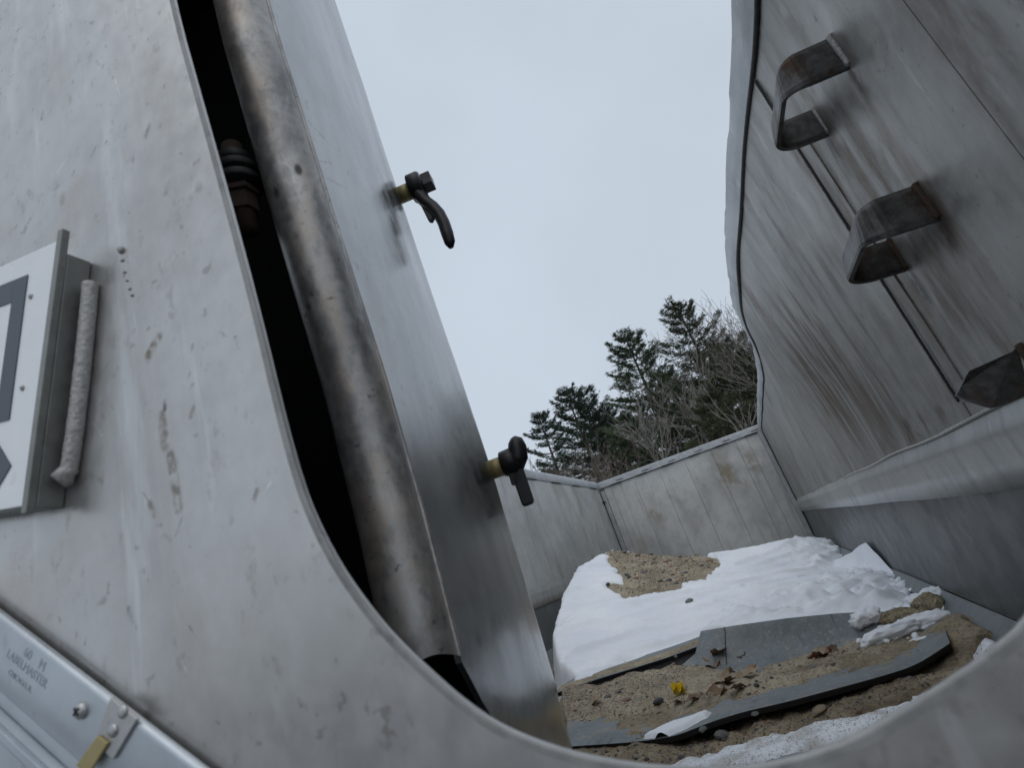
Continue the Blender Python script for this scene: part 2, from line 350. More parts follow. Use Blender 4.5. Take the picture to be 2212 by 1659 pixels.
def wall_patch(y0, y1, z0, z1, off, mat, name, parent, ny=None, nz=14, thick=.004):
    ny = ny or max(3, int((y1 - y0) / .07))
    Y, Z = np.meshgrid(np.linspace(y0, y1, ny), np.linspace(z0, z1, nz), indexing='ij')
    X = wall_x(Y, Z) + off
    rip = np.vectorize(lambda a, b: fbm(a, b, 2.3, 2, 5.0))(Y, Z) * .0035
    P = np.stack([X + rip, Y, Z], -1)
    return grid_mesh(name, P, mat, parent, (thick, 0, 0))
rw = kid(wall_patch(.31, 7.72, -.60, .96, .03, M_dark, 'side_wall', None, 80, 12, .03))
rw['label'] = 'dented right side wall of vertical aluminium planks'
seams = [.31, .745, .955, 1.31, 1.90, 2.95, 4.3, 5.8, 7.70]
for a, b in zip(seams[:-1], seams[1:]):
    p = wall_patch(a + .0006, b - .0006, -.02, .945, random.uniform(-.0012, .0012), M_wall, 'wall_plank', rw, thick=.008)
# heavy vertical weld on the plank joint beside the steps
wp = [(wall_x(1.31, z) - .004, 1.31, z) for z in np.linspace(.075, .93, 40)]
bead('weld_bead', wp, .0030, M_sootweld, rw, .008)
wall_patch(1.250, 1.304, .072, .74, -.0028, M_wall, 'wall_batten', rw)
# long sooty weld under the top rail, broken and lumpy
tw = [(wall_x(y, .945) - .004, y, .945 + .004 * math.sin(y * 9)) for y in np.linspace(.32, 7.68, 420)]
V = bead('seam_weld', tw, .0065, M_sootweld, rw, .012)
# top rail: a leaning bent strip with a crumpled outer edge
ny = 190
Yg = np.linspace(.31, 7.72, ny); rows = []
for t, (dx, z) in enumerate([(-.003, .948), (-.010, .985), (-.018, 1.032), (.004, 1.043), (.05, 1.038), (.075, 1.0), (.075, .93)]):
    cr = np.array([fbm(y, t * .3, 3.0, 3, 2.0) for y in Yg]) * (.003 if t < 2 else .006)
    cr = np.where((Yg > 2.0) & (Yg < 3.6), cr * 2.0, cr)
    rows.append(np.stack([wall_x(Yg, min(z, 1.03)) + dx + cr * .8 + (.004 * np.sign(np.sin(Yg * 5.1 + np.sin(Yg * 2.3))) * (np.abs(np.sin(Yg * 5.1)) > .9) if t == 2 else 0), Yg, z + cr * .5 * (t > 0)], -1))
o = grid_mesh('top_rail', np.stack(rows, 1), M_rail, rw)
o['label'] = 'crumpled top rail strip'
box('rail_bolt', (wall_x(1.12, 1.0) + .0, 1.12, 1.045), (.006, .012, .012), M_black, rw, bevel=.002)
# ledge at the foot of the planks: a bent bright strip (weld line, rounded ridge, lip)
prof = [(-.001, .042), (-.004, .030), (-.009, .014), (-.0125, .004), (-.0135, -.003), (-.0128, -.010), (-.011, -.05), (-.009, -.10), (.004, -.103)]
def ledge(xw, sgn, y0, y1, parent, name='ledge_strip', mat=None, k=1.0):
    ys = np.linspace(y0, y1, 90); R_ = []
    for dx, z in prof:
        R_.append(np.stack([np.full_like(ys, xw) + sgn * dx * k + np.array([n2(y, z, 2, 4) for y in ys]) * .0012, ys,
                            z + np.array([n2(y, 1, 1.3, 9) for y in ys]) * (.005 if z < -.09 else .0012)], -1))
    return grid_mesh(name, np.stack(R_, 1), mat or M_ledge, parent)
ledge(XR, 1, .31, 7.7, rw)
bead('weld_bead', [(XR - .004, y, .038 + .003 * math.sin(7 * y)) for y in np.linspace(.35, 3.2, 120)], .004, M_weld, rw)
# liner below the ledge and the curved foot
def strip(name, prof2, y0, y1, mat, parent, thick, n=60, amp=.004):
    ys = np.linspace(y0, y1, n); R_ = []
    for x, z in prof2:
        R_.append(np.stack([x + np.array([n2(y, z, 1.2, 7) for y in ys]) * amp, ys, np.full_like(ys, z)], -1))
    return grid_mesh(name, np.stack(R_, 1), mat, parent, thick)
strip('liner_panel', [(.416, -.09), (.416, -.2), (.414, -.3), (.408, -.392)], .31, 7.69, M_darkliner, rw, (.008, 0, 0))
bead('seam_weld', [(.408, y, -.396 + .006 * n2(y, 0, 1.5)) for y in np.linspace(.4, 7.6, 200)], .004, M_sootweld, rw, .02)
fl = kid(strip('floor_liner', [(.406, -.40), (.36, -.445), (.30, -.505), (.24, -.545), (.1, -.56), (-.7, -.56), (-1.5, -.56), (-1.64, -.545), (-1.72, -.48), (-1.79, -.40)], .31, 7.69, M_liner, None, (0, 0, -.012), 60, .003))
# left wall
lw = kid(strip('side_wall', [(XL, .96), (XL, -.40)], .31, 7.72, M_dark, None, (-.05, 0, 0)))
lw['label'] = 'dull left side wall with a bright bent foot strip'
ls = [.98, 1.6, 2.3, 3.0, 3.7, 4.4, 5.1, 5.8, 6.5, 7.1, 7.69]
for a, b in zip(ls[:-1], ls[1:]):
    strip('wall_plank', [(XL + .010, .985), (XL + .010, .5), (XL + .010, .03)], a + .001, b - .001, M_farwall, lw, (-.006, 0, 0), 6, .003)
strip('top_rail', [(XL + .016, .985), (XL + .022, 1.0), (XL + .022, 1.06), (XL + .01, 1.085), (XL - .05, 1.085), (XL - .06, .95)], .31, 7.66, M_rail, lw, None, 70, .004)
for y in np.arange(2.0, 7.5, .75):
    bead('stitch_weld', [(XL + .02, y + k, .985) for k in np.linspace(0, .3, 20)], .005, M_sootweld, lw, .02)
ledge(XL + .012, -1, .98, 7.69, lw, k=.35)
strip('liner_panel', [(XL + .004, -.09), (XL + .004, -.3), (XL + .012, -.40)], .98, 7.69, M_liner, lw, (-.008, 0, 0))
# far end wall
YE = 7.7
def ztop(x): return 1.03 + (.41 - x) / 2.21 * .055
ew = kid(mesh_obj('end_wall', [(XL - .05, YE + .05, -.6), (XR + .06, YE + .05, -.6), (XR + .06, YE + .05, ztop(.41) - .02), (XL - .05, YE + .05, ztop(XL) - .02)], [(0, 1, 2, 3)], M_farwall))
ew['label'] = 'far end wall stained brown in its upper right corner'
xs = [XL + .075, -1.63, -1.30, -.95, -.60, -.25, .06, .2, XR - .062]
for a, b in zip(xs[:-1], xs[1:]):
    nx, nz = 5, 12
    P = np.zeros((nx, nz, 3))
    for i, x in enumerate(np.linspace(a + .0016, b - .0016, nx)):
        for k, s in enumerate(np.linspace(0, 1, nz)):
            P[i, k] = (x, YE + .002 + .012 * n2(x, s * 2, 1.5, 3), -.58 + s * (ztop(x) - .105 + .58))
    grid_mesh('wall_plank', P, M_farwall, ew, (0, .012, 0))
prism('top_rail', [(XL + .0, 0), (XR - .0, 0), (XR - .0, .085), (XL, .085)], (0, YE + .06, ztop(0) - .100), (1, 0, -.0249), (0, 0, 1), (0, -1, 0), .085, M_rail, ew, .006)
for x in np.arange(-1.62, .3, .36):
    bead('stitch_weld', [(x + k, YE - .029, ztop(x) - .098 - .0249 * k) for k in np.linspace(0, .16, 16)], .006, M_sootweld, ew, .02)
    bead('stitch_weld', [(x + k + .1, YE - .029, ztop(x) - .07 - .0249 * k) for k in np.linspace(0, .10, 16)], .004, M_sootweld, ew, .02)
for xc, w in ((XL + .045, .027), (XR - .028, .032)):
    box('corner_post', (xc, YE - .002, .18), (w, .02, .76), M_rail, ew, bevel=.006)
bead('seam_weld', [(XR - .006, YE - .026, z) for z in np.linspace(-.4, .93, 60)], .007, M_sootweld, ew, .03)
bead('seam_weld', [(XL + .016, YE - .024, z) for z in np.linspace(-.3, .95, 60)], .005, M_sootweld, ew, .03)
box('latch_tab', (XL + .02, YE - .05, .80), (.02, .02, .008), M_black, ew)

# ---- near bulkhead plate with the rounded opening (camera looks through it)
YP, PT = .30, .0055
left_px = [(380, 0), (450, 250), (520, 500), (572, 700), (620, 900), (650, 1010), (680, 1100), (740, 1220), (820, 1330), (880, 1395), (950, 1460), (1010, 1512), (1080, 1560), (1160, 1595), (1255, 1625),
           (1400, 1650), (1580, 1657), (1720, 1632), (1835, 1590), (1920, 1545), (2000, 1492), (2075, 1443), (2141, 1395), (2212, 1334)]
hole = [tuple(at_y(u, v, YP + PT)[[0, 2]]) for u, v in left_px]
hole = [(-.05, 1.74), (-.30, 1.74), (-.304, 1.3), (-.303, 1.0), (-.300, .80)] + hole + [(.105, -.042), (.14, -.01), (.172, .03), (.196, .08), (.212, .14), (.225, .25), (.235, .5), (.24, .8), (.24, 1.2), (.24, 1.74), (.1, 1.74)]
def chaikin(p, it=2):
    for _ in range(it):
        q = []
        for a, b in zip(p, p[1:] + p[:1]):
            q += [(a[0] * .75 + b[0] * .25, a[1] * .75 + b[1] * .25), (a[0] * .25 + b[0] * .75, a[1] * .25 + b[1] * .75)]
        p = q
    return p
hole = chaikin(hole)
nh = len(hole); cx_, cz_ = -.04, .5
outer = []
for (x, z) in hole:
    dx, dz = x - cx_, z - cz_; k = 1e9
    if dx > 1e-6: k = min(k, (.47 - cx_) / dx)
    if dx < -1e-6: k = min(k, (-1.86 - cx_) / dx)
    if dz > 1e-6: k = min(k, (1.75 - cz_) / dz)
    if dz < -1e-6: k = min(k, (-.95 - cz_) / dz)
    outer.append((cx_ + dx * k, cz_ + dz * k))
RB = .0010   # rounded lip
rings = [(0, RB, 0), (0, PT - RB, 0)]
V = []; lay = []
def ringv(off_in, y): 
    out = []
    for i, (x, z) in enumerate(hole):
        a = np.array(hole[i - 1]); b = np.array(hole[(i + 1) % nh]); t = (b - a) / (np.linalg.norm(b - a) + 1e-9)
        nrm = np.array([-t[1], t[0]]); c = np.array([cx_, cz_]) - np.array([x, z])
        if nrm @ c > 0: nrm = -nrm
        q = np.array([x, z]) + nrm * off_in; out.append((q[0], y, q[1]))
    return out
steps_ = [(.022, YP), (.0045, YP), (RB * 1.6, YP), (RB, YP), (RB * .3, YP + RB * .3), (0, YP + RB), (0, YP + PT - RB), (RB * .3, YP + PT - RB * .3), (RB, YP + PT)]
allr = [ringv(a, y) for a, y in steps_]
# rings between the lip and the outer border, so the flat keeps a regular mesh
flat = []
for s in (.06, .2, .5, 1.0):
    flat.append([(h[0] * (1 - s) + o_[0] * s, YP, h[2] * (1 - s) + o_[1] * s) for h, o_ in zip(allr[0], outer)])
back = [[(h[0] * (1 - s) + o_[0] * s, YP + PT, h[2] * (1 - s) + o_[1] * s) for h, o_ in zip(allr[-1], outer)] for s in (.5, 1.0)]
allr = flat[::-1] + allr + back
V = [p for r in allr for p in r]; F = []
for k in range(len(allr) - 1):
    for i in range(nh):
        if hole[i][1] > 1.70 and hole[(i + 1) % nh][1] > 1.70 and abs(hole[i][0] + .03) < .26: continue
        F.append((k * nh + i, k * nh + (i + 1) % nh, (k + 1) * nh + (i + 1) % nh, (k + 1) * nh + i))
lipk = [k for k in range(len(allr) - 1) if len(flat) + 1 <= k <= len(flat) + 4]
nF = [(f[0] // nh) in lipk for f in F]
M_cut = metal('dull_cut_edge', (.20, .20, .195), (.34, .34, .33), streak=(20, 20, 20), rough=(.5, .7), met=.4, blotch=8, streak_amt=.3, specks=.4, scratches=.1)
plate = kid(mesh_obj('bulkhead_plate', V, F, None, None, True, [M_plate, M_cut], [1 if q else 0 for q in nF]))
plate['label'] = 'near mottled aluminium plate with a large rounded opening'
plate.data.polygons.foreach_set('use_smooth', np.ones(len(plate.data.polygons), bool))
# small old weld drips on the plate
for u, v, w_ in ((267, 562, .0020), (271, 588, .0016), (276, 606, .0013), (282, 624, .0016), (287, 638, .0015)):
    tube('weld_spot', [at_y(u, v, YP + .001), at_y(u, v, YP) + np.array([0, -.0012, 0])], [w_ * 1.4, w_ * .6], M_weld, plate, 10)
mesh = tube('weld_spot', [at_y(265, 541, YP + .001), at_y(265, 541, YP) + np.array([0, -.0025, 0])], [.0042, .0028], M_weld, plate)

# ---- enclosed compartment to the left of the door: unseen wall and roof keep its gap dark
KX, KY = -.2915, .5
dd = np.array([-.203, .979, 0]); dd /= np.linalg.norm(dd); dn = np.array([dd[1], -dd[0], 0])
K = np.array([KX, KY, 0.0]); EL = .432
def s_ridge(z): return float(np.interp(z, [-.04, .11, .265, .37, .46, .60, .715, .9, 1.6], [.002, .006, -.002, -.019, -.031, -.049, -.064, -.074, -.10]))
def s_edge(z): return float(np.interp(z, [-.22, -.03, .19, .42, .58, .81, 1.1, 1.37, 1.6], [.415, .442, .462, .440, .415, .400, .386, .367, .35]))
def dpt(s, z, off=0.0): return K + dd * s + dn * off + np.array([0, 0, z])
far = dpt(.34, 0, -.05)
cbx = [(far[0], far[1] + .004), (XL + .03, far[1] + .004)]
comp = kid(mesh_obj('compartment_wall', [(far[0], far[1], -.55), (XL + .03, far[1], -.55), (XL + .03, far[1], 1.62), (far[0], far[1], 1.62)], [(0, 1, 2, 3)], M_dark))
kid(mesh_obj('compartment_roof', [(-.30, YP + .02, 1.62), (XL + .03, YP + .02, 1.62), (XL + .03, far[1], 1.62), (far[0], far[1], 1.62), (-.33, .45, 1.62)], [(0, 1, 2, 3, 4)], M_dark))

# ---- steps welded to the right wall: bent flat bars
def bar_step(zc0, zc1, y0, y1, prot=.086, h=.068, th=.013, tilt=0.0):
    """flat bar, width h upright, bent into a U that stands off the wall"""
    x0 = float(wall_x((y0 + y1) / 2, (zc0 + zc1) / 2)) - .001; rr = .030
    path = [(x0, y0)]
    for a in np.linspace(0, math.pi / 2, 7): path.append((x0 - prot + rr - rr * math.sin(a), y0 + rr - rr * math.cos(a)))
    for a in np.linspace(0, math.pi / 2, 7): path.append((x0 - prot + rr - rr * math.cos(a), y1 - rr + rr * math.sin(a)))
    path.append((x0, y1))
    path = np.array(path); n = len(path); V = []; F = []
    sec = [(-th / 2, -h / 2 + .008), (-th / 2 + .002, -h / 2), (th / 2 - .002, -h / 2), (th / 2, -h / 2 + .008), (th / 2, h / 2 - .008), (th / 2 - .002, h / 2), (-th / 2 + .002, h / 2), (-th / 2, h / 2 - .008)]
    for i in range(n):
        t = path[min(i + 1, n - 1)] - path[max(i - 1, 0)]; t /= np.linalg.norm(t); nr = np.array([-t[1], t[0]])
        f = (path[i, 1] - y0) / (y1 - y0); zc = zc0 + (zc1 - zc0) * f
        outw = (x0 - path[i, 0]) / prot; mid = math.sin(math.pi * min(1, max(0, f))) ** .5 if 0 < f < 1 else 0
        for a, b in sec:
            b = b * (1 - .34 * mid)
            V.append((path[i, 0] + nr[0] * a + b * .44 * mid, path[i, 1] + nr[1] * a, zc + b + tilt * outw))
    m = len(sec)
    for i in range(n - 1):
        for k in range(m): F.append((i * m + k, i * m + (k + 1) % m, (i + 1) * m + (k + 1) % m, (i + 1) * m + k))
    F += [tuple(range(m)), tuple((n - 1) * m + k for k in range(m))]
    return V, F, x0
for (za, zb, ya, yb) in [(.642, .662, .955, 1.165), (.350, .352, .988, 1.190)]:
    V, F, x0 = bar_step(za, zb, ya, yb, tilt=.012)
    st = kid(mesh_obj('step', V, F, M_step))
    bm = bmesh.new(); bm.from_mesh(st.data); bmesh.ops.recalc_face_normals(bm, faces=bm.faces[:]); bm.to_mesh(st.data); bm.free()
    for yy, zz in ((ya, za), (yb, zb)):
        bead('weld_bead', [(x0 + .001, yy - .008, zz + k) for k in np.linspace(-.034, .036, 14)], .0058, M_weld if za > .5 else M_rust, st, .0045)
        bead('weld_bead', [(x0 + .001, yy + .008, zz + k) for k in np.linspace(-.03, .03, 10)], .005, M_rust, st, .0045)

# third step: torn, only its near arm left, the end curled towards the wall
y3 = 1.0; arm = [(2215, 742), (2188, 759), (2150, 776), (2112, 793), (2094, 801), (2086, 815), (2080, 832), (2074, 848), (2100, 864), (2124, 875), (2144, 880), (2166, 876), (2190, 866), (2226, 850)]
pts3 = [tuple(at_y(u, v, y3)[[0, 2]]) for u, v in arm]; V = []; F = []; m_ = len(pts3)
for dy in (0, .009):
    for k_, (x, z) in enumerate(pts3):
        curl = smooth(.335, .305, x) * .030
        V.append((min(x, XR - .001), y3 + dy + curl, z))
F = [tuple(range(m_ - 1, -1, -1)), tuple(range(m_, 2 * m_))] + [(k_, (k_ + 1) % m_, m_ + (k_ + 1) % m_, m_ + k_) for k_ in range(m_)]
st = kid(mesh_obj('step', V, F, M_step)); st['label'] = 'torn step with only one arm left'
bead('weld_bead', [(XR - .001, y3 - .006, z) for z in np.linspace(.040, .104, 14)], .006, M_rust, st, .0045)

# ------------------------------------------------------------------ the swung-open door with its latches
door = empty('swung_open_door', tuple(dpt(.2, -.2)))
tag(door, 'polished metal door swung open behind the near plate, with two black latches', 'door')
def dk(o): o.parent = door; o.matrix_parent_inverse = Matrix.Translation(-Vector(dpt(.2, -.2))); return o
ns, nz = 60, 120
P = np.zeros((ns, nz, 3))
def zbot(s):
    return float(np.interp(s, [0, .03, .06, .10, .16, .24, .34, .40, EL], [-.035, -.075, -.105, -.135, -.165, -.195, -.215, -.222, -.222]))
for i, s in enumerate(np.linspace(0, EL, ns)):
    for k, q in enumerate(np.linspace(0, 1, nz)):
        z = zbot(s) + (1.6 - zbot(s)) * q ** 1.25
        bulge = .004 * math.sin(math.pi * s / EL) - .010 * smooth(.36, EL, s) ** 2
        bulge += .0035 * fbm(s * 1.2, z, 2.1, 2, 8.0)
        bulge += -.004 * math.exp(-((s - .36 + .10 * (z - .55)) / .05) ** 2 - ((z - .62) / .16) ** 2)
        # shallow dished border near the foot
        bulge += -.004 * smooth(.03, -.04, z + .15 - .25 * (s - .3) ** 2 * 4)
        f_ = s / EL; P[i, k] = dpt(s_ridge(z) * (1 - f_) + s_edge(z) * f_, z, bulge)
sheet = dk(grid_mesh('face_sheet', P, M_door, None, (-dn[0] * .006, -dn[1] * .006, 0)))
sheet['label'] = 'reflective brushed face sheet with a shallow dent'
# rolled far edge and back
rows = []
for s, off in [(EL - .001, -.012), (EL + .006, -.012), (EL + .011, -.016), (EL + .011, -.040), (EL + .004, -.046), (EL - .02, -.046)]:
    rows.append([dpt(s - EL + s_edge(z), z, off) for z in np.linspace(-.225, 1.6, 60)])
dk(grid_mesh('edge_return', rows, M_tube))
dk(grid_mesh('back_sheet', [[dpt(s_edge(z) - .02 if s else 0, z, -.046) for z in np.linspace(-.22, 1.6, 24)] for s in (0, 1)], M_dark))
tc_ = K - dd * .030 - dn * .020
ve = np.array([-.545, .838, 0]); vp = np.array([.838, .545, 0])
bp = [(.0010, -.0031), (.0002, -.0008), (-.0007, .0003), (-.0030, .0004), (-.0055, .0000)] + [(-.034 + .0325 * math.cos(math.radians(t)), -.006 + .031 * math.sin(math.radians(t))) for t in range(22, 215, 12)] + [(-.045, -.034), (-.015, -.04)]
bp = np.array(bp); tt = np.linspace(0, len(bp) - 1, 70); ii = np.minimum(tt.astype(int), len(bp) - 2); ff = tt - ii
g1 = np.pad(bp, ((1, 1), (0, 0)), mode='edge'); p0, p1, p2, p3 = g1[ii], g1[ii + 1], g1[ii + 2], g1[np.minimum(ii + 3, len(g1) - 1)]; ff = ff[:, None]
bp = .5 * (2 * p1 + (p2 - p0) * ff + (2 * p0 - 5 * p1 + 4 * p2 - p3) * ff ** 2 + (3 * p1 - p0 - 3 * p2 + p3) * ff ** 3)
zs = np.linspace(-.030, 1.6, 60)
rows = [[K + dd * s_ridge(z) + vp * w_ + (-ve) * q_ + dn * .0005 + np.array([0, 0, z + (.010 * math.sin((w_ + .056) / .056 * math.pi) if z < 0 else 0)]) for z in zs] for w_, q_ in bp]
tb = dk(grid_mesh('edge_tube', rows, M_tube))
tb['label'] = 'round stained edge roll of the door'
dk(tube('edge_gap', [dpt(s_edge(z) - .022, z, -.0085) for z in np.linspace(.2, .86, 20)], .0016, M_dark, None, 6))
# near-black slab in place of the shaded open notch below the tube
dk(prism('notch_shade', [(-.06, -.30), (.06, -.30), (.03, -.1), (0, -.05), (-.06, -.04)], dpt(0, 0, -.05), dd, (0, 0, 1), dn, .02, M_dark))
# hinge pin assembly in the dark gap
hp = at_y(515, 392, .430); 
hb = []
hinge = dk(tube('hinge_pin', [hp + np.array([0, 0, -.075]), hp + np.array([0, 0, .055])], .012, M_rust2, None, 16))
for dz, r, h_, nm in [(.030, .020, .011, 'hinge_washer'), (.012, .026, .010, 'hinge_washer'), (-.005, .026, .010, 'hinge_washer'), (-.020, .021, .008, 'hinge_nut'), (-.036, .017, .024, 'hinge_nut')]:
    q = hp + np.array([0, 0, dz])
    w_ = tube(nm, [q - np.array([0, 0, h_ / 2]), q - np.array([0, 0, h_ / 2 - .001]), q + np.array([0, 0, h_ / 2 - .001]), q + np.array([0, 0, h_ / 2])], [r * .95, r, r, r * .95], M_rust2 if 'nut' in nm else M_shadewasher, hinge, 6 if nm == 'hinge_nut' else 28, nm != 'hinge_nut')

# latches: yellowed bushing, black hub, curved lever, backing tab, square nut
def latch(px, py, kind):
    r = ray(px, py); t = (K @ dn) / (r @ dn); base = r * t
    s = float((base - K) @ dd); z = float(base[2]); off = -.010
    b0 = dpt(s, z, off)
    root = dk(empty('latch_handle', tuple(b0)))
    root.matrix_parent_inverse = Matrix.Translation(-Vector(dpt(.2, -.2)))
    def lk_(o): o.parent = root; o.matrix_parent_inverse = Matrix.Translation(-Vector(b0)); return o
    up = np.array([0, 0, 1.0])
    def P3(n_, d_, u_): return b0 + dn * n_ + dd * d_ + up * u_
    lk_(tube('bushing', [P3(-.004, 0, 0), P3(.030, 0, 0)], .0175, M_brass, None, 28))
    if kind == 'front':
        lk_(tube('hub', [P3(.026, 0, .002), P3(.028, 0, .002), P3(.050, 0, .002), P3(.054, 0, .002)], [.027, .030, .030, .027], M_black, None, 28))
        lk_(tube('hub_collar', [P3(.053, 0, .0), P3(.057, 0, .0)], .019, M_black, None, 20))
        lk_(box('square_nut', P3(.066, 0, .003), (.010, .0145, .0145), M_black, None, (dn, dd, up), .0015))
        pts = [P3(.040, 0, .0), P3(.042, -.002, -.022), P3(.049, -.004, -.044), P3(.060, -.006, -.064), P3(.068, -.008, -.088), P3(.071, -.010, -.114), P3(.071, -.011, -.140), P3(.0705, -.012, -.162), P3(.070, -.012, -.174)]
        rad = [(.020, .017), (.018, .015), (.015, .013), (.013, .0125), (.012, .0125), (.011, .0125), (.011, .0125), (.0095, .011), (.004, .005)]
        lk_(tube('lever', pts, rad, M_black, None, 16))
        lk_(prism('stop_tab', [(.034, -.02), (.048, -.018), (.062, -.078), (.048, -.092), (.042, -.088)], P3(0, -.006, 0), dn, up, dd, .012, M_black, None, .001))
    else:
        lk_(tube('hub', [P3(.024, 0, .002), P3(.026, 0, .002), P3(.046, 0, .002), P3(.052, 0, .004)], [.021, .023, .024, .021], M_black, None, 28))
        pts = [P3(.046, -.002, -.010), P3(.056, -.002, .004), P3(.060, -.002, .022), P3(.060, -.002, .034), P3(.058, -.002, .041)]
        lk_(tube('lever', pts, [(.014, .016), (.016, .018), (.0145, .017), (.012, .014), (.005, .006)], M_black, None, 16))
        lk_(prism('lever_tail', [(.035, -.012), (.058, -.012), (.058, -.078), (.054, -.082), (.039, -.082), (.036, -.078)], P3(0, -.008, 0), dn, up, dd, .014, M_black, None, .003))
        lk_(box('stop_tab', P3(.040, 0, -.028), (.010, .008, .012), M_black, None, (dn, dd, up), .001))
    return root
l1 = latch(872, 418, 'front'); l1['label'] = 'upper latch with a curved hanging lever'
l2 = latch(1070, 1012, 'rear'); l2['label'] = 'lower latch with a blunt upright grip and straight tail'

# ------------------------------------------------------------------ sign box on the plate
sgn = empty('sign_box', tuple(at_y(60, 820, YP)))
tag(sgn, 'white sign box with navy lettering welded to the near plate', 'sign')
sorg = np.array(at_y(60, 820, YP))
def sk(o): o.parent = sgn; o.matrix_parent_inverse = Matrix.Translation(-Vector(sorg)); return o
A = at_y(197, 566, YP - .0005); B = at_y(137, 1098, YP - .0005)     # right-hand edge of the box on the plate
sv_ = (A - B); slen = np.linalg.norm(sv_); sv_ /= slen
su_ = np.array([-sv_[2], 0, sv_[0]]); su_ = su_ if su_[0] < 0 else -su_    # towards the sign's left
sn_ = np.array([0, -1.0, 0])
SWID, SDEP = .30, .026
def s2(u, v, d=0.0): return B + su_ * u + sv_ * v + sn_ * d
sk(prism('housing', [(0, 0), (SWID, 0), (SWID, slen), (0, slen)], s2(0, 0), su_, sv_, sn_, SDEP - .006, M_housing, None, .0012))
# flange lip standing up at the top of the right edge
sk(prism('flange', [(.000, -.004), (.007, -.004), (.007, slen + .022), (.000, slen + .022)], s2(0, 0, SDEP - .006), su_, sv_, sn_, .0065, M_housing, None, .0008))
face = sk(prism('face', [(.0075, .002), (SWID, .002), (SWID, slen + .006), (.0075, slen + .012)], s2(0, 0, SDEP - .006), su_, sv_, sn_, .0055, M_signface, None, .001))
# lettering: coordinates measured on the face plane
fy = YP - .0005 - SDEP
def on_face(u, v):
    p = at_y(u, v, fy) - B; return float(p @ su_), float(p @ sv_)
def poly_on_face(name, px, ext=0):
    pts = [on_face(*p) if not isinstance(p[0], float) or abs(p[0]) > 5 else p for p in px]
    return pts
r_o, r_i = [on_face(60.6, 593), on_face(20, 907)], [on_face(15, 662), on_face(-3, 800)]
um = r_o[0][0]
ring_out = [r_o[0], r_o[1], (r_o[1][0] + .105, r_o[1][1] - .002), (r_o[0][0] + .105, r_o[0][1] - .002)]
w_s = .020
def quad_strip(p, q, w):  # thin slab between p and q
    d = np.array(q) - np.array(p); d /= np.linalg.norm(d); n_ = np.array([d[1], -d[0]])
    return [tuple(np.array(p)), tuple(np.array(q)), tuple(np.array(q) + n_ * w), tuple(np.array(p) + n_ * w)]
def letter(pts): return sk(prism('letter_stroke', pts, s2(0, 0, SDEP - .0004), su_, sv_, sn_, .0008, M_letter))
(ax, az), (bx, bz) = r_o
letter([(ax, az), (ax + w_s, az), (bx + w_s, bz), (bx, bz)])
letter([(ax + w_s, az), (ax + .085, az), (ax + .085, az - w_s * 1.1), (ax + w_s, az - w_s * 1.1)])
letter([(bx + w_s, bz + w_s * 1.1), (bx + .085, bz + w_s * 1.1), (bx + .085, bz), (bx + w_s, bz)])
letter([(ax + .085, az), (ax + .105, az), (bx + .105, bz), (bx + .085, bz)])
tx, tz = on_face(24, 1006)
letter([(tx, tz), (tx + .028, tz + .026), (tx + .060, tz - .004), (tx + .030, tz - .036)])
for u, v in ((66, 640), (48, 838)):
    q = at_y(u, v, fy)
    sk(tube('rivet', [q + np.array([0, .001, 0]), q - np.array([0, .0012, 0])], [.0028, .0018], M_weld, None, 14))
bead_pts = [at_y(u, v, YP - .006) for u, v in ((196, 608), (190, 680), (181, 770), (171, 860), (161, 940), (152, 1000), (147, 1028))]
wb = sk(bead('weld_bead', bead_pts, .0064, M_weld, None, .0042, 12)); wb['label'] = 'thick rippled weld bead on the right edge'
sk(tube('weld_end', [bead_pts[-1] + np.array([.001, .002, .006]), bead_pts[-1] + np.array([0, -.004, 0]), bead_pts[-1] + np.array([-.001, .001, -.008])], [.007, .0082, .003], M_weld))

# ------------------------------------------------------------------ diamond placard holder on the plate
ph0 = at_y(0, 1310, YP - .003); ph1 = at_y(460, 1659, YP - .003)
pu = ph1 - ph0; pu /= np.linalg.norm(pu); pn = np.array([0, -1.0, 0]); pv = np.array([pu[2], 0, -pu[0]]); pv = pv if pv[2] < 0 else -pv
hold = empty('placard_holder', tuple(ph0))
tag(hold, 'pale diamond placard holder with a clip and screw at the lower left', 'placard holder')
def hk(o): o.parent = hold; o.matrix_parent_inverse = Matrix.Translation(-Vector(ph0)); return o
def h2(u, v, d=0.0): return ph0 + pu * u + pv * v + pn * d
U0, U1, SW = -.05, .33, .056
HV = U1 - U0
hk(prism('back_plate', [(U0, .001), (U1, .001), (U1, HV), (U0, HV)], h2(0, 0), pu, pv, pn, .003, M_galv, None, .0008))
# frame strip: flat, then dips towards the panel
prof_s = [(0, .003), (.001, .0062), (.004, .0066), (.030, .0066), (.040, .0060), (.048, .004), (.054, .0012)]
g_ = grid_mesh('frame_strip', [[h2(u, v, d) for v, d in prof_s] for u in np.linspace(U0, U1, 12)], M_galv)
hk(g_)
hk(prism('inner_panel', [(U0 + .03, .0585), (U1 - .02, .0585), (U1 - .02, HV - .06), (U0 + .03, HV - .06)], h2(0, 0, .003), pu, pv, pn, .008, M_galv, None, .003))
hk(prism('panel_lip', [(U0 + .03, .060), (U1 - .02, .060), (U1 - .02, .067), (U0 + .03, .067)], h2(0, 0, .011), pu, pv, pn, .0035, M_galv, None, .001))
def ph_uv(u, v, d=.0066):
    r = ray(u, v); t = ((YP - .003 - d) / r[1]); p = r * t - ph0; return float(p @ pu), float(p @ pv)
scu, scv = ph_uv(178, 1535)
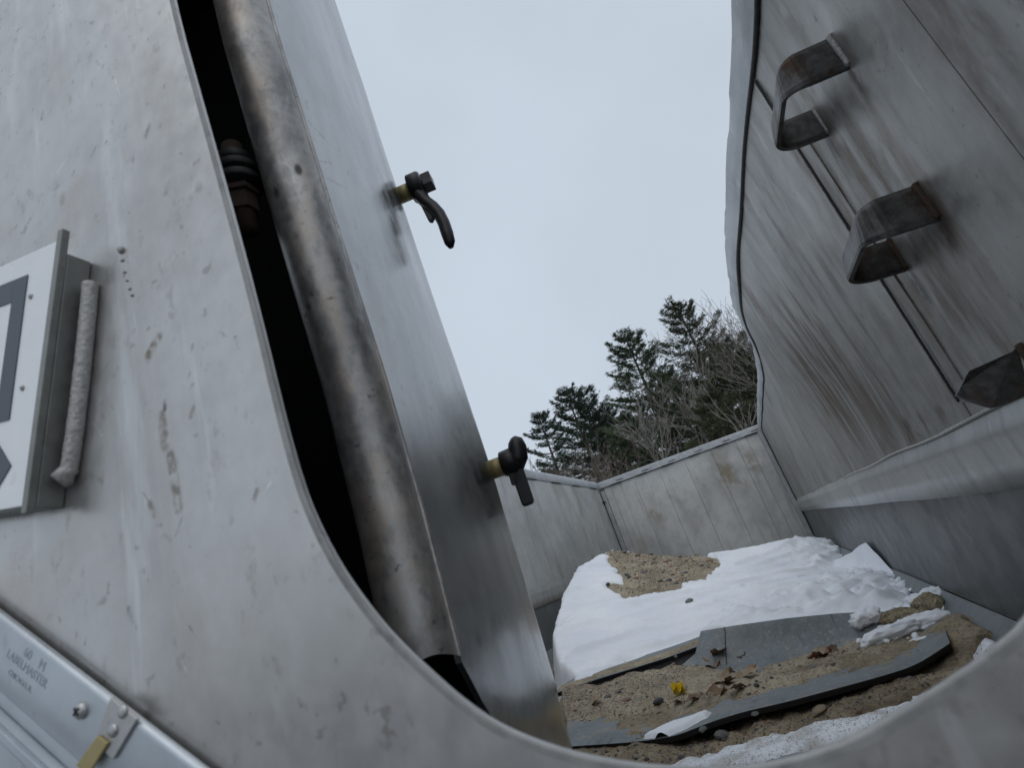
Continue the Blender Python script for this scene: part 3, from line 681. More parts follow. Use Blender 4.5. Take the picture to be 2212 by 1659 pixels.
scr = hk(tube('screw', [h2(scu, scv, .0055), h2(scu, scv, .0085), h2(scu, scv, .0102), h2(scu, scv, .0108)], [.0058, .0058, .0042, .0012], M_clip, None, 24))
for a in (.4, .4 + math.pi / 2):
    cu, cv = math.cos(a), math.sin(a)
    o = box('screw_slot', h2(scu, scv, .0107), (.0032, .0007, .0007), M_black, scr, (pu * cu + pv * cv, -pu * cv + pv * cu, pn))
hk(prism('screw_slot_scar', [(-.0015, 0), (.0015, 0), (.0012, .010), (-.001, .011)], h2(scu, scv, .0066), np.array([1, 0, 0]), np.array([-.1, 0, 1.0]), pn, .0003, M_black)) if False else None
cpx = [(245, 1506), (303, 1552), (251, 1640), (208, 1604)]
cuv = [ph_uv(u, v) for u, v in cpx]
clip = hk(prism('clip', cuv, h2(0, 0, .0066), pu, pv, pn, .0022, M_clip, None, .0007))
shadow_uv = None
for u, v in ((266, 1538), (245, 1579)):
    a, b = ph_uv(u, v, .0088)
    tube('rivet', [h2(a, b, .0085), h2(a, b, .0100), h2(a, b, .0104)], [.0046, .0040, .002], M_clip, clip, 20)
o = hk(prism('spring_tongue', [ph_uv(224, 1586), ph_uv(246, 1602), ph_uv(205, 1668), ph_uv(178, 1650)], h2(0, 0, .009), pu, pv, pn, .0020, M_brass, None, .0006))
# maker's stamp on the strip
def stamp(body, size, uu, vv):
    cu = bpy.data.curves.new('stamp', 'FONT'); cu.body = body; cu.size = size; cu.extrude = .0001; cu.align_x = 'LEFT'
    tmp = bpy.data.objects.new('stamp', cu); C.objects.link(tmp)
    me = bpy.data.meshes.new_from_object(tmp.evaluated_get(bpy.context.evaluated_depsgraph_get()))
    bpy.data.objects.remove(tmp); me.materials.clear(); me.materials.append(M_stamp)
    o = bpy.data.objects.new('stamped_line', me); C.objects.link(o)
    p = h2(uu, vv, .0068)
    mt = Matrix([[pu[0], -pv[0], pn[0], p[0]], [pu[1], -pv[1], pn[1], p[1]], [pu[2], -pv[2], pn[2], p[2]], [0, 0, 0, 1]])
    me.transform(mt); hk(o)
bpy.context.view_layer.update()
a, b = ph_uv(57, 1394); stamp('60    M', .0105, a, b + .008)
a, b = ph_uv(22, 1394); stamp('LABELMASTER', .0092, a, b + .009)
a, b = ph_uv(27, 1428); stamp('CHICAGO, IL', .0058, a, b + .010)

# ------------------------------------------------------------------ the load: sand, snow and loose liner sheets
def rbf(pts):
    P = np.array(pts); xy, zz = P[:, :2], P[:, 2]; n = len(P)
    def phi(r): r = np.maximum(r, 1e-9); return r * r * np.log(r)
    Kc = phi(np.linalg.norm(xy[:, None] - xy[None], axis=-1)) + np.eye(n) * 1e-3
    T = np.c_[np.ones(n), xy]; A_ = np.block([[Kc, T], [T.T, np.zeros((3, 3))]])
    w = np.linalg.solve(A_, np.r_[zz, 0, 0, 0])
    def f(x, y):
        q = np.stack([np.ravel(x), np.ravel(y)], -1)
        return (phi(np.linalg.norm(q[:, None] - xy[None], axis=-1)) @ w[:n] + np.c_[np.ones(len(q)), q] @ w[n:]).reshape(np.shape(x))
    return f
edge_front = [(1222, 1492, 2.60), (1300, 1468, 2.64), (1370, 1447, 2.68), (1440, 1425, 2.68), (1514, 1398, 2.67)]
edge_slab = [(1514, 1364, 2.66), (1600, 1350, 2.62), (1700, 1336, 2.57), (1800, 1326, 2.51), (1870, 1322, 2.46), (1950, 1322, 2.40), (2005, 1326, 2.32)]
edge_right = [(2022, 1322, 2.34), (1985, 1285, 2.70), (1940, 1250, 3.06), (1925, 1225, 3.3), (1895, 1225, 3.7), (1835, 1222, 4.55), (1815, 1185, 5.1)]
crest = [(1785, 1162, 5.38), (1720, 1162, 5.4), (1640, 1178, 5.4), (1540, 1194, 5.4), (1480, 1200, 5.4), (1420, 1198, 5.4), (1360, 1190, 5.4), (1310, 1188, 5.36)]
edge_left = [(1285, 1203, 5.2), (1250, 1225, 4.80), (1228, 1262, 4.4), (1215, 1290, 4.17), (1203, 1335, 3.8), (1195, 1370, 3.42), (1205, 1430, 3.0)]
outline_px = edge_front + edge_slab + edge_right + crest + edge_left
OUT = np.array([at_y(*p) for p in outline_px])
surf0 = rbf(OUT)
def surf(x, y): return surf0(x, y) - np.maximum(0, np.asarray(y) - 5.42) * .9
def poly_sd(px, py, poly):
    """signed distance to polygon, negative inside"""
    poly = np.asarray(poly)[:, :2]; q = np.stack([np.ravel(px), np.ravel(py)], -1)
    d = np.full(len(q), 1e9); ins = np.zeros(len(q), bool)
    for a, b in zip(poly, np.roll(poly, -1, 0)):
        e = b - a; w = q - a; t = np.clip((w @ e) / (e @ e + 1e-12), 0, 1)
        d = np.minimum(d, np.linalg.norm(w - t[:, None] * e, axis=1))
        c = (a[1] <= q[:, 1]) != (b[1] <= q[:, 1])
        with np.errstate(divide='ignore', invalid='ignore'):
            xi = a[0] + (q[:, 1] - a[1]) / (b[1] - a[1]) * e[0]
        ins ^= c & (q[:, 0] < xi)
    return np.where(ins, -d, d).reshape(np.shape(px))
def floor_z(x):
    return np.interp(x, [-1.79, -1.72, -1.64, -1.5, .1, .24, .30, .36, .406], [-.40, -.48, -.545, -.56, -.56, -.545, -.505, -.445, -.40])
# hit the load surface along a sight line -> (x,y,z)
def on_load(u, v, fn=None):
    fn = fn or surf; r = ray(u, v); r = r / r[1]
    ys = np.linspace(1.5, 5.45, 800); f = r[2] * ys - fn(r[0] * ys, ys)
    k = np.where(np.diff(np.sign(f)) < 0)[0]
    k = k[0] if len(k) else int(np.argmin(np.abs(f)))
    return np.array([r[0] * ys[k], ys[k], r[2] * ys[k]])
vf = np.vectorize(fbm, excluded=['s', 'o', 'seed'])

def sandmat(name, dark=(.23, .19, .135), light=(.47, .405, .30), wet=.4):
    t = NT(name); a = t.noise(6, 6, .65); b = t.noise(90, 4, .7); c = t.voro(70)
    col = t.mix(t.rng(t.math('MULTIPLY_ADD', b, .5, t.math('MULTIPLY', a, .55)), .38, .68), dark, light)
    g = t.rng(c, .12, .3, 1, 0); gm = t.math('MULTIPLY', g, t.rng(t.noise(40, 2), .52, .58))
    col = t.mix(t.math('MULTIPLY', gm, .8), col, (.11, .10, .09))
    g2 = t.math('MULTIPLY', t.rng(t.voro(130), .1, .28, 1, 0), t.rng(t.noise(55, 2), .55, .6))
    col = t.mix(t.math('MULTIPLY', g2, .7), col, (.42, .38, .31))
    t.bump(b, .7, .01); t.bump(gm, .8, .008); t.bump(t.noise(22, 5), .5, .03)
    return t.done(col, .92, 0, .2)
M_sand = sandmat('damp_sand'); M_sandwet = sandmat('dark_damp_sand', (.17, .135, .09), (.38, .315, .22))
def snowmat(name, dirt=.0):
    t = NT(name); a = t.noise(3, 5); b = t.noise(160, 3, .7)
    col = t.mix(t.rng(a, .35, .7), (.80, .83, .88), (.88, .90, .93))
    d = t.rng(t.noise(7, 7, .72), .54, .72); col = t.mix(t.math('MULTIPLY', d, .22 + dirt), col, (.58, .54, .47))
    sp = t.math('MULTIPLY', t.rng(t.voro(60), .05, .12, 1, 0), t.rng(t.noise(12, 3), .56, .66))
    if not dirt: col = t.mix(t.math('MULTIPLY', sp, .55), col, (.2, .17, .13))
    if dirt:
        sp2 = t.rng(t.noise(150, 3, .75), .52, .66); col = t.mix(t.math('MULTIPLY', sp2, .65), col, (.24, .20, .15)); col = t.mix(t.math('MULTIPLY', t.rng(t.noise(14, 4), .45, .65), .5), col, (.36, .33, .28))
    t.bump(b, .25, .004); t.bump(t.noise(35, 4), .25, .012)
    t.b.inputs['Subsurface Weight'].default_value = .12; t.b.inputs['Subsurface Radius'].default_value = (.02, .025, .03); t.b.inputs['Subsurface Scale'].default_value = .3
    return t.done(col, .75, 0, .25)
M_snow = snowmat('wind_crusted_snow'); M_snowdirty = snowmat('granular_gritty_snow', .3)

# bare sand patch inside the snow (traced on the load surface)
patch_px = [(1300, 1186), (1312, 1205), (1330, 1225), (1345, 1248), (1368, 1266), (1352, 1262), (1325, 1256), (1312, 1262), (1322, 1272), (1345, 1284), (1385, 1292), (1425, 1288), (1446, 1276), (1480, 1268), (1502, 1258), (1522, 1245), (1510, 1243),
            (1535, 1232), (1545, 1224), (1556, 1216), (1545, 1205), (1520, 1199), (1515, 1190), (1480, 1185), (1400, 1183), (1340, 1180)]
PATCH = np.array([on_load(u, v) for u, v in patch_px])
PATCH[[0, 22, 23, 24, 25], 1] = np.maximum(PATCH[[0, 22, 23, 24, 25], 1], 5.8)
for i in (0, 22, 23, 24, 25): PATCH[i, 0] = ray(*patch_px[i])[0] / ray(*patch_px[i])[1] * 5.8

def load_grid(name, xs_, ys_, zf, mat, keep=None, parent=None):
    X, Y = np.meshgrid(xs_, ys_, indexing='ij'); Z = zf(X, Y)
    nu, nv = X.shape; idx = np.arange(nu * nv).reshape(nu, nv)
    F = np.stack([idx[:-1, :-1], idx[1:, :-1], idx[1:, 1:], idx[:-1, 1:]], -1).reshape(-1, 4)
    V = np.stack([X, Y, Z], -1).reshape(-1, 3)
    if keep is not None:
        kp = keep(X, Y).reshape(-1); F = F[kp[F].any(1)]
        used = np.unique(F); mp = -np.ones(len(V), int); mp[used] = np.arange(len(used)); V = V[used]; F = mp[F]
    return mesh_obj(name, V, F, mat, parent, True)
def sand_heap_z(X, Y):
    sd = poly_sd(X, Y, OUT); n1 = vf(X, Y, s=5.0, o=4, seed=1.0)
    z = surf(X, Y) - .045 + .012 * n1
    ps = poly_sd(X, Y, PATCH)
    z = z + .05 * smooth(.10, -.06, ps) + .010 * vf(X, Y, s=16.0, o=3, seed=4.0) * smooth(.05, -.05, ps)
    z = z - np.maximum(0, sd + .03) * 1.6
    return np.maximum(z, floor_z(X) - .02)
sand = load_grid('sand', np.arange(-1.79, .405, .022), np.arange(2.25, 6.4, .022), sand_heap_z, M_sand)
tag(sand, kind='stuff', label='bare tan sand heap showing through the snow at its far crest')
def snow_z(X, Y):
    sd = poly_sd(X, Y, OUT); ps = poly_sd(X, Y, PATCH)
    ps = ps + .035 * vf(X, Y, s=9.0, o=3, seed=2.0) + .03 * vf(X * .35 + Y * .2, Y, s=14.0, o=2, seed=6.0)
    drift = .034 * vf(X * .55 + Y * .15, Y * 1.3 - X * .25, s=2.2, o=3, seed=3.0)
    ridg = np.abs(vf(X * .5, Y * 1.2 - X * .4, s=2.6, o=2, seed=7.0)); drift = drift + .032 * (1 - np.minimum(1, ridg * 4)) ** 2
    # churned, chunky snow at the right-hand side
    ch = smooth(-.35, -.02, X + .05 * Y - .12 + .18) * smooth(3.9, 3.2, Y) * smooth(2.3, 2.6, Y) + .7 * smooth(-.1, .2, X) * smooth(4.3, 4.9, Y)
    drift = drift + ch * (.040 * (.55 - np.abs(vf(X, Y, s=8.5, o=5, seed=5.0))) + .011 * vf(X, Y, s=22.0, o=3, seed=9.0))
    z = surf(X, Y) + drift * smooth(.02, -.12, sd)
    z = z - .075 * smooth(.035, -.02, ps) * (sd < 0)
    sdj = sd + (.008 + .045 * smooth(.0, .3, X)) * smooth(2.62, 2.95, Y) * vf(X, Y, s=11.0, o=3, seed=8.0) - .022 * smooth(2.75, 2.65, Y) + .06 * smooth(-.42, -.50, X) * smooth(3.0, 2.8, Y)
    z = z + .006 * vf(X, Y, s=26.0, o=3, seed=17.0) * (.25 + ch) + .004 * vf(X * .5, Y, s=60.0, o=2, seed=18.0)
    return z - np.maximum(0, sdj) * 3.2
snow = load_grid('snow', np.arange(-1.70, .400, .0135), np.arange(2.20, 5.9, .0135), snow_z, M_snow,
                 lambda X, Y: (poly_sd(X, Y, OUT) < .10) & (X < .398))
tag(snow, kind='stuff', label='wind crusted white snow lying over the sand heap')
# upturned snow crust corner at the right edge
pk = at_y(1873, 1178, 3.50); pl = on_load(1800, 1215); pr = at_y(1955, 1262, 3.02); pb = on_load(1850, 1275)
n = 12; P = np.zeros((n, n, 3))
for i in range(n):
    for k in range(n):
        a, b = i / (n - 1), k / (n - 1)
        p = pb * (1 - a) * (1 - b) + pl * a * (1 - b) + pr * (1 - a) * b + pk * a * b
        P[i, k] = p + np.array([0, 0, .012 * n2(a * 4, b * 4, 1, 3) - .02 * math.sin(math.pi * a) * math.sin(math.pi * b) + .012 * (a + b - 1)])
cr = grid_mesh('snow_crust', P, M_snow, None, (0.01, .01, -.035))
tag(cr, 'pointed slab of snow crust turned up against the dark lower wall', 'snow')

# loose liner sheet under the snow: its black cut edge shows
fe = np.array([at_y(u, v + 4, y - .01) for u, v, y in [(1205, 1500, 2.58)] + edge_front[1:] + [(1519, 1392, 2.68)]])
q = np.linspace(0, 1, 30); t_ = np.linspace(0, 1, len(fe))
fe = np.stack([np.interp(q, t_, fe[:, k]) for k in range(3)], -1)
rows = [fe + np.array([.0, b, .006 + s_]) for b, s_ in ((0, .006), (.03, .010), (.08, .014), (.16, .012), (.3, .0))]
shA = grid_mesh('liner_sheet', np.stack(rows, 1), M_sheet, None, (0, .004, -.017), M_blackedge)
sc_ = np.stack([fe + np.array([.0, b, h_]) for b, h_ in ((.006, .007), (.016, .016), (.04, .022), (.08, .024), (.13, .010))], 1)
q2 = np.repeat(np.repeat(sc_, 1, 0), 1, 1); kk = np.linspace(0, 29, 200); sc_ = np.stack([[np.interp(kk, np.arange(30), sc_[:, j, c]) for c in range(3)] for j in range(5)], 0).transpose(2, 0, 1)
sc_[..., 2] += vf(sc_[..., 0], sc_[..., 1], s=30.0, o=3, seed=41.0) * .005
o = grid_mesh('sand', sc_, M_sand); tag(o, kind='stuff', label='line of sand on the front edge of the sheet under the snow')
tag(shA, 'loose liner sheet under the snow, its sandy black edge showing in front', 'liner sheet')

# bent loose liner sheet in front
def polyl(pts, n=70):
    P_ = np.array([at_y(*p) for p in pts]); us = np.array([p[0] for p in pts], float)
    s_ = np.linspace(0, 1, n); ss = (us - us[0]) / (us[-1] - us[0])
    return np.stack([np.interp(s_, ss, P_[:, k]) for k in range(3)], -1)
rf = polyl([(1225, 1614, 1.72), (1360, 1605, 1.68), (1460, 1592, 1.62), (1530, 1562, 1.63), (1600, 1540, 1.66), (1700, 1517, 1.68), (1800, 1490, 1.69), (1900, 1463, 1.72), (1980, 1438, 1.76), (2052, 1390, 1.82)])
r2_ = polyl([(1225, 1552, 2.02), (1360, 1550, 1.98), (1460, 1537, 1.96), (1530, 1518, 1.96), (1600, 1499, 1.97), (1700, 1472, 2.0), (1800, 1446, 2.02), (1900, 1416, 2.05), (1980, 1391, 2.07), (2042, 1362, 2.0)])
r3 = polyl([(1222, 1525, 2.3), (1400, 1495, 2.3), (1500, 1462, 2.35), (1580, 1441, 2.46), (1700, 1426, 2.42), (1800, 1402, 2.37), (1870, 1386, 2.32), (1950, 1362, 2.27), (2035, 1338, 2.2)])
r4 = polyl([(1220, 1504, 2.50), (1400, 1458, 2.56), (1470, 1440, 2.60), (1505, 1410, 2.62), (1513, 1364, 2.63), (1600, 1350, 2.59), (1700, 1336, 2.54), (1800, 1326, 2.48), (1870, 1322, 2.43), (1950, 1322, 2.37), (2030, 1326, 2.26)], 70)
def sm_(r, w=9):
    q_ = np.pad(r, ((w, w), (0, 0)), mode='reflect', reflect_type='odd'); k_ = np.hanning(w + 2)[1:-1]; k_ /= k_.sum()
    return np.stack([np.convolve(q_[:, c], k_, 'same') for c in range(3)], 1)[w:-w]
rf, r2_, r3 = sm_(rf), sm_(r2_), sm_(r3)
keys = np.stack([rf, r2_, r3, r4], 1)     # n x 4 x 3
def cat(t):   # smooth interpolation across the four rows
    ts = np.array([0, .33, .62, 1.0]); out = np.zeros((len(keys), len(t), 3))
    for j, tt in enumerate(t):
        k = min(2, int(np.searchsorted(ts, tt, side='right') - 1)); f = (tt - ts[k]) / (ts[k + 1] - ts[k])
        p0 = keys[:, max(k - 1, 0)]; p1 = keys[:, k]; p2 = keys[:, k + 1]; p3 = keys[:, min(k + 2, 3)]
        out[:, j] = .5 * (2 * p1 + (p2 - p0) * f + (2 * p0 - 5 * p1 + 4 * p2 - p3) * f * f + (3 * p1 - p0 - 3 * p2 + p3) * f ** 3)
    return out
B_ = cat(np.linspace(0, 1, 30))
shB = grid_mesh('liner_sheet', B_, M_sheet, None, (0, .004, -.014), M_blackedge)
tag(shB, 'bent grey liner sheet with a raised back and sand in its trough', 'liner sheet')
# vertical cut line in the raised back
col_ = [B_[int(70 * .42), k] * .5 + B_[int(70 * .42) + 1, k] * .5 + np.array([0, -.001, .0006]) for k in range(19, 30)]
o = tube('cut_line', col_, .0016, M_blackedge, shB, 5)

# sand lying on the bent sheet
fine = cat(np.linspace(0, 1, 110)); nf = 260
fi = np.linspace(0, 69, nf); F_ = np.stack([[np.interp(fi, np.arange(70), fine[:, k, c]) for c in range(3)] for k in range(110)], 0).transpose(2, 0, 1)
S = np.linspace(0, 1, nf)[:, None] * np.ones((1, 110)); T = np.linspace(0, 1, 110)[None] * np.ones((nf, 1))
nz1 = vf(S * 6, T * 2.4, s=2.0, o=4, seed=12.0); nz2 = vf(S * 30, T * 12, s=1.6, o=3, seed=15.0)
lo = np.interp(S, [0, .2, .3, .45, .7, .85, 1], [.30, .30, .28, .22, .24, .32, .45]); hi = np.interp(S, [0, .30, .345, .40, .6, .8, 1], [.90, .88, .76, .62, .62, .64, .68])
cov = np.minimum(smooth(-.05, .10, T - lo + .06 * nz1), smooth(-.04, .10, hi - T + .06 * nz1)) * smooth(1.02, .86, S + .05 * nz1)
amt = np.interp(S, [0, .3, .45, 1], [.035, .030, .014, .010])
hgt = cov * (amt + .012 * nz1 + .005 * nz2) - .010 * (1 - cov)
G = F_.copy(); G[..., 2] += hgt
ss = grid_mesh('sand', G[:, 15:], M_sand); tag(ss, kind='stuff', label='thin sand with grit lying in the trough of the bent liner sheet')
SANDB = G

# sand, grit and granular snow on the floor in front of the bent sheet
bl_px = [(1440, 1660), (1560, 1622), (1640, 1592), (1720, 1575), (1800, 1556), (1880, 1536), (1960, 1508), (2060, 1468), (2150, 1398)]
sl_px = [(1520, 1668), (1600, 1655), (1700, 1625), (1800, 1600), (1880, 1575), (1960, 1530), (2050, 1490), (2150, 1440)]
bl = np.array([at_z(u, v, -.455) for u, v in bl_px]); sl_ = np.array([at_z(u, v, -.462) for u, v in sl_px])
def yb(x): return np.interp(x, bl[:, 0], bl[:, 1])
def ys_(x): return np.interp(x, sl_[:, 0], sl_[:, 1])
NF = -.468        # level of the near floor strip the grit lies on
def front_z(X, Y):
    n1 = vf(X, Y, s=6.0, o=4, seed=21.0); n3 = vf(X, Y, s=22.0, o=3, seed=23.0); n5 = vf(X, Y, s=60.0, o=2, seed=25.0)
    lim = np.minimum(smooth(-.03, .03, Y - yb(X) + .03 * n1 + .012 * n3), smooth(.395, .345, X + .03 * n1 - .02 * smooth(1.8, 2.1, Y)))
    lim = lim * smooth(2.35, 2.05, Y + .05 * n1)
    return NF - .014 + lim * (.028 + .012 * n1 + .007 * n3 + .003 * n5) + .035 * smooth(.22, .36, X) * lim + .024 * smooth(-.40, -.52, X + .05 * n1) * lim
fs = load_grid('sand', np.arange(-1.2, .40, .010), np.arange(1.30, 2.4, .010), front_z, M_sandwet)
tag(fs, kind='stuff', label='dark damp sand on the floor in front of the bent liner sheet')
def salt_z(X, Y):
    n1 = vf(X, Y, s=8.0, o=4, seed=31.0); n3 = vf(X, Y, s=40.0, o=3, seed=33.0)
    inn = np.minimum(yb(X) - Y + .035, Y - ys_(X) + .015) + .022 * n1 + .010 * n3
    inn = np.minimum(inn, .36 - X + .03 * n1)
    return NF - .014 + smooth(-.02, .03, inn) * (.026 + .007 * n1 + .0022 * n3) + .03 * smooth(.24, .36, X) * smooth(-.02, .03, inn)
nfl = kid(grid_mesh('floor_strip', [[(x, y, NF) for y in np.linspace(.33, 2.1, 10)] for x in np.linspace(-1.2, .33, 12)], M_liner, None, (0, 0, -.012)))
gs = load_grid('snow', np.arange(-.55, .402, .010), np.arange(1.40, 2.3, .010), salt_z, M_snowdirty)
tag(gs, kind='stuff', label='gritty granular snow strip along the near edge of the floor')

# ------------------------------------------------------------------ stones, lumps, leaves
def rock_mesh(name, seed, flat=.6, sub=2):
    bm = bmesh.new(); bmesh.ops.create_icosphere(bm, subdivisions=sub, radius=1.0); rr = random.Random(seed)
    off = Vector((rr.uniform(-50, 50), rr.uniform(-50, 50), rr.uniform(-50, 50)))
    planes = [(Vector((rr.uniform(-1, 1), rr.uniform(-1, 1), rr.uniform(-1, 1))).normalized(), rr.uniform(.55, .85)) for _ in range(7)]
    for v in bm.verts:
        for n_, d_ in planes:
            k = v.co.dot(n_)
            if k > d_: v.co -= n_ * (k - d_) * .9
        v.co *= 1 + .16 * mnoise.noise(v.co * 1.6 + off); v.co.z *= flat
    me = bpy.data.meshes.new(name); bm.to_mesh(me); bm.free(); return me
M_stone = [plain('grey_stone', (.16, .16, .155), .85, 0, .5, 40, .5), plain('dark_stone', (.075, .075, .078), .8, 0, .5, 40, .5), plain('tan_stone', (.27, .215, .15), .85, 0, .4, 40, .5), plain('reddish_stone', (.24, .15, .11), .85, 0, .4, 40, .5)]
rocks = []
for k in range(8):
    me = rock_mesh('stone', k, random.uniform(.5, .75), 2); me.materials.append(M_stone[k % 4]); rocks.append(me)
M_clod = sandmat('frozen_sand_clod', (.17, .14, .09), (.45, .38, .26))
def put(me, p, size, name, rot=None, sink=.42):
    o = bpy.data.objects.new(name, me); C.objects.link(o)
    o.location = (p[0], p[1], p[2] + size * (.5 - sink) * .6); o.scale = (size / 2, size / 2 * random.uniform(.7, 1.0), size / 2 * random.uniform(.8, 1))
    o.rotation_euler = rot or (random.uniform(-.3, .3), random.uniform(-.3, .3), random.uniform(0, 6.3)); return o
def heap_pt(u, v): return on_load(u, v)
def px_size(p, w): return w / PF * float(np.linalg.norm(p)) * 1.0
def on_b(u, v):
    q_ = G.reshape(-1, 3); c = q_ @ ROT; uu = c[:, 0] / c[:, 2] * PF + PW / 2; vv = c[:, 1] / c[:, 2] * PF + PH / 2
    return q_[np.argmin((uu - u) ** 2 + (vv - v) ** 2)]
def on_front(u, v):
    r = ray(u, v); r = r / r[1]; ys = np.linspace(1.35, 2.6, 500); zz = front_z(r[0] * ys, ys)
    f = r[2] * ys - zz; k = np.where(np.diff(np.sign(f)) < 0)[0]; k = k[0] if len(k) else int(np.argmin(np.abs(f)))
    return np.array([r[0] * ys[k], ys[k], zz[k]])
named = [
    (1489, 1300, 26, 'h', 0, 'smooth grey stone lying alone on the snow below the sand patch'),
    (1408, 1281, 46, 'h', 6, 'broad brown stone at the front edge of the sand patch'),
    (1385, 1222, 24, 'h', 2, 'square tan stone high on the sand patch'),
    (1392, 1238, 26, 'h', 3, 'flat reddish stone under the square tan one on the sand patch'),
    (1415, 1208, 14, 'h', 1, 'small dark stone near the crest of the sand patch'),
    (1535, 1212, 20, 'h', 2, 'tan stone at the right tip of the sand patch'),
    (1462, 1232, 18, 'h', 3, 'brown stone right of the middle of the sand patch'),
    (1313, 1263, 16, 'h', 5, 'dark stone at the left tip of the sand patch'),
    (1460, 1420, 14, 'h', 4, 'small grey stone half sunk in the snow'),
    (1901, 1544, 22, 'f', 1, 'dark wedge of stone on the gritty snow strip'),
    (1632, 1648, 36, 'f', 0, 'rounded grey stone lowest in the dark sand'),
    (1560, 1592, 44, 'f', 4, 'large rough grey stone against the black sheet edge'),
    (1770, 1540, 52, 'f', 2, 'tan boulder under the black edge of the bent sheet'),
    (1590, 1630, 20, 'f', 5, 'dark stone beside the large rough grey one'),
    (1630, 1545, 20, 'b', 1, None),
]
named = named[:-1] + [
    (1633, 1545, 22, 'b', 0, 'grey stone on the sheet right of the leaf litter'),
    (1427, 1593, 26, 'b', 0, 'grey stone at the left end of the small snow strip'),
    (1471, 1640, 22, 'f', 1, 'dark stone left of the small snow strip'),
    (1520, 1578, 30, 'b', 4, 'speckled grey stone half buried in the small snow strip'),
    (1475, 1588, 30, 'b', 5, 'dark stone on the small snow strip'),
    (1352, 1515, 30, 'b', 3, 'reddish stone on the sand left of the yellow scrap'),
    (1425, 1520, 34, 'b', 1, 'dark grey stone below left of the yellow scrap'),
    (1312, 1508, 24, 'b', 4, 'grey green stone near the door edge'),
    (1335, 1498, 26, 'b', 0, 'grey stone beside the grey green one near the door edge'),
    (1903, 1445, 14, 'b', 1, 'small dark stone at the right of the trough'),
    (1802, 1508 - 70, 16, 'b', 1, 'dark stone beside the brown leaf in the trough'),
    (1757, 1444, 26, 'b', 0, 'grey pebble on the front rim of the trough'),
    (1634, 1482, 22, 'b', 1, 'dark square stone in the middle of the trough'),
]
for i, (u, v, w, where, k, lab) in enumerate(named):
    p = heap_pt(u, v) if where == 'h' else (on_b(u, v) if where == 'b' else on_front(u, v))
    o = put(rocks[k], p, px_size(p, w) * .72, 'stone'); tag(o, lab, 'stone')
# countable pebbles lying about, told apart by nothing
def scatter(n_, gen, lo_, hi_, grp, lab):
    for _ in range(n_):
        p = gen()
        if p is None: continue
        o = put(random.choice(rocks), p, random.uniform(lo_, hi_) ** 1.0, 'pebble'); tag(o, lab, 'pebble', grp)
pmin, pmax = PATCH[:, :2].min(0), PATCH[:, :2].max(0)
def gen_patch():
    for _ in range(60):
        x, y = random.uniform(pmin[0], pmax[0]), random.uniform(pmin[1], 5.4)
        if poly_sd(np.array([x]), np.array([y]), PATCH)[0] < -.03:
            return (x, y, float(sand_heap_z(np.array([[x]]), np.array([[y]]))[0, 0]))
def gen_b(s0=0, s1=.33, t0=.28, t1=.92):
    i = int(random.uniform(s0, s1) * (nf - 1)); k = int(random.uniform(t0, t1) * 109); return G[i, k]
def gen_f():
    for _ in range(60):
        x, y = random.uniform(-.8, .2), random.uniform(1.45, 1.75)
        if y > float(yb(x)) + .01: return (x, y, float(front_z(np.array([[x]]), np.array([[y]]))[0, 0]))
scatter(45, gen_patch, .022, .06, 'pebbles on the sand patch', 'small pebble lying on the bare sand patch')
scatter(70, gen_b, .006, .018, 'pebbles on the sheet sand', 'small pebble in the sand left of the trough')
scatter(26, lambda: gen_b(.38, .95, .26, .56), .008, .022, 'pebbles in the trough', 'small pebble in the trough of the bent sheet')
scatter(60, gen_f, .006, .018, 'pebbles in the dark sand', 'small pebble in the dark sand in front of the sheet')
# finer grit: one joined mass per area
def grit(n_, gen, lo_, hi_, label, mats):
    V = []; F = []; fm = []
    base = np.array([(1, 0, -.4), (-.5, .87, -.4), (-.5, -.87, -.4), (.3, .2, .7), (-.4, -.1, .6)]); bf = [(0, 1, 3), (1, 4, 3), (1, 2, 4), (2, 0, 3), (2, 3, 4)]
    for _ in range(n_):
        p = gen()
        if p is None: continue
        s = random.uniform(lo_, hi_) / 2; a = random.uniform(0, 6.3); ca, sa = math.cos(a), math.sin(a)
        b = base * (1 + RNG.normal(0, .2, base.shape)) * s * np.array([1, random.uniform(.6, 1), random.uniform(.6, 1)])
        b = np.stack([b[:, 0] * ca - b[:, 1] * sa, b[:, 0] * sa + b[:, 1] * ca, b[:, 2]], -1) + np.array(p)
        k = len(V); V += list(b); F += [tuple(k + j for j in f) for f in bf]; fm += [random.randrange(len(mats))] * len(bf)
    o = mesh_obj('grit', V, F, None, None, False, mats, fm); tag(o, label, kind='stuff'); return o
grit(1500, gen_patch, .006, .022, 'fine grit over the bare sand patch', M_stone)
grit(4200, gen_b, .002, .009, 'fine grit over the sand left of the trough', M_stone)
grit(1100, lambda: gen_b(.36, .98, .22, .66), .002, .009, 'fine grit in the trough', M_stone)
grit(1800, gen_f, .002, .011, 'fine grit on the dark sand', M_stone)
def gen_edge():
    i = random.randrange(30); p = fe[i]; return (p[0] + random.uniform(-.02, .02), p[1] + random.uniform(.005, .07), p[2] + .010)
grit(420, gen_edge, .003, .014, 'fine grit along the black edge under the snow', M_stone)
def gen_salt():
    x = random.uniform(-.3, .33); y = random.uniform(float(ys_(x)) - .03, float(yb(x)) + .05); return (x, y, float(max(salt_z(np.array([[x]]), np.array([[y]]))[0, 0], front_z(np.array([[x]]), np.array([[y]]))[0, 0])))
grit(1500, gen_salt, .0012, .0042, 'fine grit sprinkled on the gritty snow strip', M_stone)

